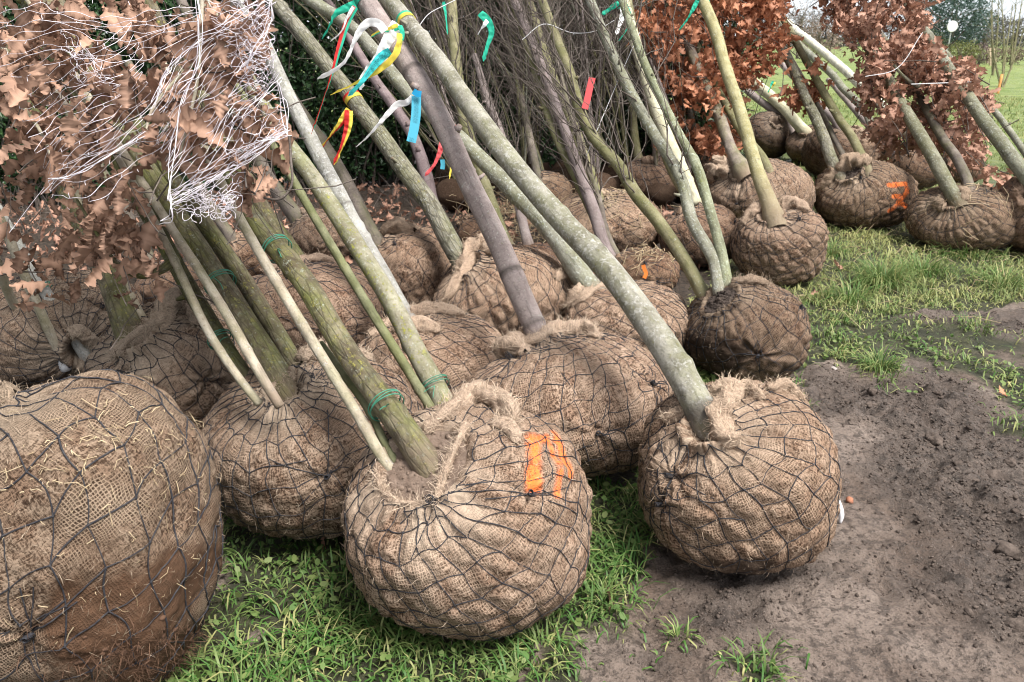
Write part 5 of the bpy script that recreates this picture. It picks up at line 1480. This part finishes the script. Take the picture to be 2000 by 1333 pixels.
# tussocks
for px, py, n, hh, sp in ((1720, 560, 420, .34, .10), (1660, 590, 160, .26, .1), (1800, 540, 260, .28, .13), (1715, 722, 170, .17, .07), (1475, 1318, 40, .10, .06), (1960, 560, 220, .25, .14), (1330, 1250, 30, .09, .03),
                          (1890, 500, 240, .22, .2), (1620, 500, 160, .2, .1), (1060, 1275, 90, .1, .08), (1180, 1175, 120, .1, .09), (1610, 660, 90, .12, .1), (1640, 700, 60, .1, .05), (1900, 640, 120, .1, .12), (1420, 745, 140, .12, .06), (1350, 745, 120, .13, .06), (760, 1230, 160, .12, .12), (860, 1240, 160, .12, .1)):
    g = on_ground(px, py); x = g[0] + gr.normal(0, sp, n) * .6; y = g[1] + gr.normal(0, sp, n) * .6
    an = np.arctan2(y - g[1], x - g[0]) + gr.normal(0, .7, n); h = hh * gr.uniform(.5, 1.1, n); ln = gr.uniform(.7, 2.4, n)
    dx = np.stack([np.cos(an), np.sin(an), 0 * an], -1); sd = np.stack([-np.sin(an), np.cos(an), 0 * an], -1); w = gr.uniform(.0018, .0036, n)[:, None]
    p = np.stack([x, y, ground_z(x, y) - .004], -1); V = []; ang = ln * .25
    for fw in (1, .9, .65):
        V += [p - sd * w * fw, p + sd * w * fw]; p = p + dx * (np.sin(ang) * h / 3)[:, None] + np.array([0, 0, 1.]) * (np.cos(ang) * h / 3)[:, None]; ang = ang + ln * .6
    V.append(p); V = np.stack(V, 1); i = np.arange(n)[:, None] * 7
    c = np.clip(gr.normal(.22, .16, n), 0, 1); c = np.where(gr.random(n) < .12, .8, c)
    mb.add(V, np.concatenate([np.concatenate([i, i + 1, i + 3, i + 2], 1), np.concatenate([i + 2, i + 3, i + 5, i + 4], 1)]), np.concatenate([i + 4, i + 5, i + 6], 1), np.repeat(np.stack([c, c * 0, c, c * 0 + 1], -1), 7, 0))
tag(mb.build('grass', GRASS_M), kind='stuff')
# small round weeds among the grass
mb = MB()
n = 1500
x = gr.uniform(-1.2, 2.6, n); y = gr.uniform(1.1, 4.2, n); g, _ = grass_at(x, y); k = g > .35; x, y = x[k], y[k]
x = np.repeat(x, 5) + gr.normal(0, .02, len(x) * 5); y = np.repeat(y, 5) + gr.normal(0, .02, len(y) * 5); n = len(x)
C = np.stack([x, y, ground_z(x, y) + gr.uniform(.008, .04, n)], -1)
nn = nrm(gr.normal(size=(n, 3)) * .5 + np.array([0, 0, 1.])); ax = nrm(np.cross(nn, gr.normal(size=(n, 3)))); sd = np.cross(nn, ax); s = gr.uniform(.006, .016, n)[:, None]
V = np.stack([C - ax * s, C - ax * s * .4 + sd * s * .6, C + ax * s * .5 + sd * s * .6, C + ax * s, C + ax * s * .5 - sd * s * .6, C - ax * s * .4 - sd * s * .6], 1)
i = np.arange(n)[:, None] * 6; c = gr.uniform(.1, .45, n)
mb.add(V, np.concatenate([np.concatenate([i, i + 1, i + 2, i + 3], 1), np.concatenate([i, i + 3, i + 4, i + 5], 1)]), c=np.repeat(np.stack([c, c * 0, c, c * 0 + 1], -1), 6, 0))
tag(mb.build('small_weeds', GRASS_M, smooth=False), kind='stuff', label='small round-leaved weeds low among the grass')
# crumbs of mud
mb = MB()
n = 90000
x = gr.uniform(-.3, 3.0, n); y = 1.15 + gr.random(n) ** 1.4 * 3.6
px, py, D = proj(np.stack([x, y, x * 0], -1)); g, yd = grass_at(x, y)
rough = churn_at(x, y)
k = (px < 2150) & (px > 850) & (py < 1420) & (g < .3) & (yd < .5) & (gr.random(n) < (rough * .9 + .02))
x, y = x[k], y[k]
clods(mb, np.stack([x, y, ground_z(x, y) + .001], -1), gr, (.0012, .0075))
n = 1400; x = gr.uniform(.9, 3.0, n); y = gr.uniform(1.9, 4.3, n); g, yd = grass_at(x, y)
rough = churn_at(x, y); k = (g < .3) & (gr.random(n) < rough ** 2 * .7); x, y = x[k], y[k]
clods(mb, np.stack([x, y, ground_z(x, y) - .004], -1), gr, (.006, .022), squash=.5)
n = 260; x = gr.uniform(.9, 2.6, n); y = gr.uniform(1.7, 3.9, n); g, yd = grass_at(x, y); rough = churn_at(x, y); k = (g < .3) & (gr.random(n) < rough ** 2); x, y = x[k], y[k]
clods(mb, np.stack([x, y, ground_z(x, y) - .006], -1), gr, (.010, .042), squash=.55, res=3)
tag(mb.build('soil_crumbs', mat_soil('churned earth crumbs', (.055, .042, .035), (.16, .125, .105))), kind='stuff')
# straw
def straws(mb, P, N, L, w, rng):
    n = len(P); t = nrm(np.cross(N, rng.normal(size=(n, 3)))); l = (L[0] + (L[1] - L[0]) * rng.random(n) ** 1.9)[:, None]
    t = nrm(t + N * rng.normal(0, .18, (n, 1)))
    Q = np.stack([P - t * l * .5, P + N * .003 + rng.normal(0, .12, (n, 3)) * l, P + t * l * .5], 1) + N[:, None] * .002
    c = rng.random(n)
    tubes(Q, np.repeat(rng.uniform(*w, n)[:, None], 3, 1), 4, c=np.stack([c, c * 0, c, c * 0 + 1], -1), mb=mb)
B = BALLS['corner']
mb = MB()
pts = [(gr.normal(215, 55), gr.normal(850, 28)) for _ in range(60)] + [(gr.normal(330, 40), gr.normal(880, 55)) for _ in range(60)] + [(gr.uniform(5, 400), gr.uniform(760, 1250)) for _ in range(70)] + [(gr.normal(90, 60), gr.normal(930, 25)) for _ in range(40)]
HP = np.array([B.hit(*q)[0] for q in pts]); straws(mb, HP + nrm(HP - B.c) * .009, nrm(HP - B.c), (.005, .05), (.0004, .0014), gr)
tag(mb.build('straw_bits', STRAW), 'bits of chopped straw lying on the huge corner ball', 'straw', kind='stuff')
mb = MB()
g = on_ground(np.array([1030.]), np.array([430.]))[0]
n = 500; x = g[0] + gr.normal(0, .35, n); y = g[1] - .6 + gr.normal(0, .5, n)
straws(mb, np.stack([x, y, .05 + .2 * gr.random(n)], -1), nrm(gr.normal(size=(n, 3)) * .5 + np.array([0, 0, 1.])), (.06, .3), (.0012, .0028), gr)
for k_, n in (('strawy', 60), ('tan', 80), ('rightoak', 60)):
    b = BALLS[k_]; d = nrm(gr.normal(size=(n, 3)) * .8 + np.array([0, -.6, 1.])); straws(mb, b.c + d * (b.rad(d) + .012)[:, None], d, (.05, .2), (.0012, .0026), gr)
x = gr.uniform(1.6, 5, 260); y = gr.uniform(4.4, 7.5, 260)
straws(mb, np.stack([x, y, ground_z(x, y) + .04], -1), nrm(gr.normal(size=(260, 3)) * .4 + np.array([0, 0, 1.])), (.08, .3), (.001, .002), gr)
tag(mb.build('loose_straw', STRAW), 'loose dry straw scattered between the balls and on the grass', 'straw', kind='stuff')
for lab, pts, D, r in (('upright dry stalk standing before the sprayed red sign', [(1716, 452), (1728, 415), (1735, 405)], None, .006), ('bent dry stalk leaning before the flat straw-topped ball', [(1925, 500), (1950, 455), (1962, 445), (1985, 462)], None, .006)):
    g = proj(on_ground(*pts[0]))[2]; a = np.array(pts, float)
    mb = MB(); tubes(at(a[:, 0], a[:, 1], np.full(len(a), g)), np.full(len(a), r), 5, c=np.array([[.3, .3, .3, 1]]), mb=mb)
    tag(mb.build('dry_stalk', STRAW, None, origin=on_ground(*pts[0])), lab, 'stalk', 'dry stalks standing in the grass')
# litter at the hedge foot and between the balls
mb = MB(); n = 1500
x = gr.uniform(-6, 2.4, n); y = 7.6 - .0 * x + gr.normal(-.3, 1.0, n) + .3 * (x + 3); C = np.stack([x, y, .02 + .03 * gr.random(n)], -1)
oak_leaves(mb, C, .10, gr, False, .0)
x = gr.uniform(-4, 2.5, 500); y = gr.uniform(3.2, 7.5, 500); g, yd = grass_at(x, y); k = yd > .5
oak_leaves(mb, np.stack([x[k], y[k], .02 + 0 * x[k]], -1), .09, gr, False, .0)
tag(mb.build('leaf_litter', LEAF_BROWN), 'dead leaves littering the dark earth below the hedge', 'leaf litter', kind='stuff')
mb = MB(); n = 700
x = gr.uniform(-6, 2.6, n); y = 7.3 + gr.normal(0, .7, n) + .3 * (x + 3)
twig_set(mb, np.stack([x, y, 0 * x], -1), nrm(gr.normal(0, .5, (n, 3)) + [0, 0, .8]), gr.uniform(.15, .6, n), gr.uniform(.002, .006, n), gr, 6, droop=.3)
tag(mb.build('dry_undergrowth', BARK['twig']), 'dry stalks and suckers along the hedge foot', 'undergrowth', kind='stuff')
def ground_leaf(px, py, size, label, mat=LEAF_PINK, shade=.3):
    g = on_ground(px, py); g[2] = ground_z(g[:1], g[1:2])[0] + .015
    mb = MB(); oak_leaves(mb, g[None], size, np.random.default_rng(int(px)), True, .1, shade=np.array([shade]))
    tag(mb.build('fallen_leaf', mat, None, origin=g), label, 'leaf', 'dry leaves fallen on the ground')
ground_leaf(1190, 1188, .085, 'curled pinkish brown leaf on the grass between the striped ball and the mud')
ground_leaf(635, 1068, .11, 'brown leaf tucked under the striped ball beside the grass', LEAF_BROWN, .5)
ground_leaf(1540, 735, .09, 'brown leaf lying at the foot of the blackest ball', LEAF_BROWN)
ground_leaf(1658, 462, .12, 'pale fallen leaf on the grass before the sign-sprayed ball')
ground_leaf(1585, 580, .1, 'dark brown leaf on the grass between the blackest ball and the lone one', LEAF_BROWN, .8)
ground_leaf(1960, 775, .08, 'reddish brown leaf at the edge of the churned mud', LEAF_RED)
ground_leaf(1960, 540, .11, 'pinkish leaf in the long grass near the frame edge')
# the pale bulb-like shoot and pebbles
g = on_ground(1640, 1015); mb = MB()
s = np.array([(1636, 975, 7), (1640, 990, 12), (1643, 1010, 12), (1641, 1022, 5)], float); D = proj(g)[2]
tubes(resample(np.concatenate([at(s[:, 0], s[:, 1], np.full(4, D - .01))], 1), 12), np.interp(np.linspace(0, 3, 12), range(4), s[:, 2]) / 2 * D / F, 10, cap=True, mb=mb)
tag(mb.build('white_plant_shoot', TAPE, None, origin=g), 'stubby white shoot lying against the pale ball on the mud', 'shoot')
PEB = mat_soil('grey pebble', (.30, .27, .25), (.42, .38, .36)); REDP = mat_soil('brick fragment', (.42, .17, .10), (.5, .25, .16))
for px, py, sz, lab, mt in ((1626, 727, .026, 'rounded grey pebble on the mud right of the blackest ball', PEB), (1658, 980, .017, 'brick-red pebble beside the white shoot', REDP), (1505, 1200, .008, 'tiny white pebble on the smooth mud', TAPE), (1612, 1200, .006, 'tiny brick-red fragment on the smooth mud', REDP)):
    g = on_ground(px, py); mb = MB(); clods(mb, np.array([[g[0], g[1], sz * .4]]), np.random.default_rng(3), (sz, sz), squash=.75)
    tag(mb.build('pebble', mt, None, origin=g), lab, 'pebble', 'pebbles on the mud')

# ------------------------------------------------------------------ the far field
fr = np.random.default_rng(41)
def leaf_mass(mb, C, size, rng, up=.3):
    n = len(C); nn = nrm(rng.normal(size=(n, 3)) + np.array([0, 0, up])); ax = nrm(np.cross(nn, rng.normal(size=(n, 3)))); sd = np.cross(nn, ax)
    s = size * rng.uniform(.5, 1.3, (n, 1))
    V = np.stack([C - ax * s, C + sd * s * .5, C + ax * s, C - sd * s * .5], 1); i = np.arange(n)[:, None] * 4; c = rng.random(n)
    mb.add(V, np.concatenate([i, i + 1, i + 2, i + 3], 1), c=np.repeat(np.stack([c, c * 0, c, c * 0 + 1], -1), 4, 0))
def fol(name, a, b): return mat_flat(name, a, b, 1.5, .8, .2, 0, .15, rand=True)
def far_bush(name, label, cat, px, D, w, h, a, b, n, size, base=None, trunk=.4, cone=False, group=None):
    g0 = at(px, 70, D); g = np.array([g0[0], g0[1], 0])
    o = thing(name, label, cat, g, group)
    d = nrm(fr.normal(size=(n, 3))); r = (.55 + .5 * fr.random(n)) * (1 + .35 * fbm(d * 2.2 + px, int(px), 3))
    C = np.array([g[0], g[1], trunk + (h - trunk) * .5]) + d * r[:, None] * np.array([w / 2, w / 2, (h - trunk) / 2])
    if cone:
        f = np.clip((h - C[:, 2]) / (h - trunk), 0, 1.1); C[:, :2] = g[:2] + (C[:, :2] - g[:2]) * (.35 + .85 * f)[:, None]
    C[:, 2] = np.maximum(C[:, 2], .05)
    mb = MB(); leaf_mass(mb, C, size, fr); mb.build('crown', fol(label[:40], a, b), o, smooth=False)
    tm = MB(); s = np.array([[g[0], g[1], -.1], [g[0], g[1], h * .5], [g[0] + .1, g[1], h * .8]])
    tubes(s, np.array([w * .035, w * .025, w * .008]), 8, mb=tm)
    m = 24; twig_set(tm, np.tile(s[0], (m, 1)) + np.stack([0 * np.arange(m), 0 * np.arange(m), fr.uniform(.2, .6, m) * h], -1), nrm(fr.normal(size=(m, 3)) + [0, 0, .8]), fr.uniform(.2, .45, m) * w, np.full(m, w * .01), fr, 6)
    tm.build('trunk', BARK['dark'], o)
    return o
far_bush('conifer', 'broad dark bluish conifer beyond the lawn', 'tree', 1858, 62, 5.6, 4.9, (.07, .115, .105), (.13, .18, .165), 5200, .13, trunk=.5)  # crown colours lightened and blued to stand for distance haze
far_bush('far_bush', 'yellow-green round bush on the lawn below the white disc sign', 'bush', 1882, 42, 2.1, 1.35, (.12, .14, .05), (.22, .22, .08), 1800, .06, trunk=.1, group='far bushes')
far_bush('far_bush', 'purple-brown leafless bush right of the yellow-green one', 'bush', 1922, 44, 1.9, 1.2, (.16, .115, .11), (.24, .18, .17), 1800, .05, trunk=.1, group='far bushes')
far_bush('far_bush', 'low brown bush at the end of the far lawn left of the russet oak', 'bush', 1600, 50, 3.2, 2.6, (.22, .16, .13), (.33, .26, .22), 2400, .07, trunk=.1, group='far bushes')
far_bush('far_bush', 'greyish leafless bush rising pale above the whitewashed pole', 'bush', 1562, 58, 3.6, 4.0, (.27, .235, .22), (.38, .34, .32), 2600, .06, trunk=.2, group='far bushes')
far_bush('far_bush', 'small brown bush at the frame edge beyond the wooden stakes', 'bush', 1985, 46, 2.6, 1.0, (.15, .11, .085), (.22, .17, .13), 1400, .06, trunk=.1, group='far bushes')
far_bush('far_bush', 'dull green bush between the purple-brown one and the conifer', 'bush', 1815, 52, 2.4, 1.9, (.07, .10, .06), (.13, .16, .09), 1600, .07, trunk=.1, group='far bushes')
for i, (px, D, w, h) in enumerate([(1480, 110, 9, 5), (1560, 120, 9, 5.4), (1630, 115, 9, 4.6), (1700, 125, 10, 4.8), (1770, 118, 9, 4.2), (1925, 112, 7, 4.6), (1985, 110, 8, 3.9), (2050, 112, 9, 4.4), (2130, 118, 9, 5)]):
    far_bush('far_tree', ['hazy grey-brown leafless tree along the far field edge'][0], 'tree', px, D, w, h, (.15, .145, .15), (.23, .22, .225), 1500, .17, trunk=.8, group='leafless trees along the far field edge')
mb = MB(); n = 5000; x = fr.uniform(10, 130, n); y = 128 + fr.normal(0, 3, n); z = np.abs(fr.normal(0, 1.0, n)) + .1
leaf_mass(mb, np.stack([x, y, z], -1), .4, fr); tag(mb.build('distant_hedgerow', fol('far hedgerow', (.10, .10, .105), (.17, .165, .165)), smooth=False), 'dark hedgerow closing the far field', 'hedgerow', kind='stuff')
# round sign
g = at(1860, 52, 47); o = thing('round_sign', 'round white disc sign on a post before the conifer', 'sign', (g[0], g[1], 0))
mb = MB(); a = np.linspace(0, 2 * math.pi, 40, endpoint=False); ring = lambda r, y: np.stack([g[0] + r * np.cos(a), np.full(40, g[1] + y), g[2] + r * np.sin(a)], -1)
V = np.concatenate([[[g[0], g[1] - .03, g[2]]], ring(.29, -.03), ring(.31, -.02), ring(.31, .02), [[g[0], g[1] + .02, g[2]]]]); j = np.arange(40); jn = (j + 1) % 40
mb.add(V, np.concatenate([np.stack([1 + j, 1 + jn, 41 + jn, 41 + j], -1), np.stack([41 + j, 41 + jn, 81 + jn, 81 + j], -1)]), np.concatenate([np.stack([0 * j, 1 + jn, 1 + j], -1), np.stack([0 * j + 121, 81 + j, 81 + jn], -1)]))
mb.build('disc', mat_flat('white sign face', (.82, .82, .82), (.78, .78, .78), 8, .5, .4, 0), o, smooth=False)
mb = MB(); tubes(np.array([[g[0], g[1] + .05, 0], [g[0], g[1] + .05, g[2]]]), np.array([.035, .035]), 10, mb=mb); mb.build('post', mat_flat('galvanised post', (.5, .52, .53), None, 10, .4, .5, 0), o)
WOODP = mat_flat('pale planting stake', (.50, .40, .27), (.36, .28, .19), 12, .8); ORW = mat_flat('orange stake', (.60, .30, .10), (.45, .21, .07), 12, .8)
def stake(px, y0, y1, w, mat, label, x1=None):
    b = on_ground(px, y1); D = proj(b)[2]; t = at(x1 or px, y0, D); r = w / 2 * D / F
    mb = MB(); tubes(np.stack([b - [0, 0, .2], b, b * .4 + t * .6, t]), np.full(4, r), 9, cap=True, mb=mb)
    tag(mb.build('planting_stake', mat, None, origin=b), label, 'stake', 'planting stakes in the far lawn')
stake(1928, 93, 124, 5, WOODP, 'pale stake standing leftmost of the three on the far lawn')
stake(1934, 95, 131, 5, WOODP, 'pale stake standing in the middle of the three on the far lawn')
stake(1943, 96, 138, 5, WOODP, 'pale stake standing rightmost of the three on the far lawn')
stake(1949, 146, 181, 5, ORW, 'slanting orange-brown stake beside the thin saplings', 1957)
def sapling(px, py, tops, label, seed):
    b = on_ground(px, py); D = proj(b)[2]; r = np.random.default_rng(seed)
    o = thing('sapling', label, 'tree', b, 'saplings planted on the far lawn'); tm, tw = MB(), MB()
    for (x, y) in tops:
        e = at(x, y, D + r.normal(0, .3)); s = resample(np.stack([b - [0, 0, .1], b * .6 + e * .4 + r.normal(0, .04, 3), e]), 14)
        tubes(s, np.linspace(.018, .005, 14) * D / 12, 6, mb=tm)
        m = 16; i = r.integers(4, 13, m); twig_set(tw, s[i], nrm(r.normal(size=(m, 3)) * .5 + nrm(e - b) * .9), r.uniform(.3, .9, m), np.full(m, .004 * D / 12), r, 7)
    tm.build('trunk', BARK['olive'], o); tw.build('twigs', BARK['olive'], o)
sapling(1958, 172, [(1935, 20), (1955, -20), (1978, 10), (2000, 60)], 'thin multi-stemmed sapling on the lawn beside the orange-brown stake', 3)
sapling(1940, 145, [(1938, -10), (1950, 0)], 'thin straight sapling behind the three pale stakes', 4)
sapling(1975, 135, [(1985, 0), (2000, -20)], 'thin sapling by the frame edge on the far lawn', 5)
bpy.context.view_layer.update()
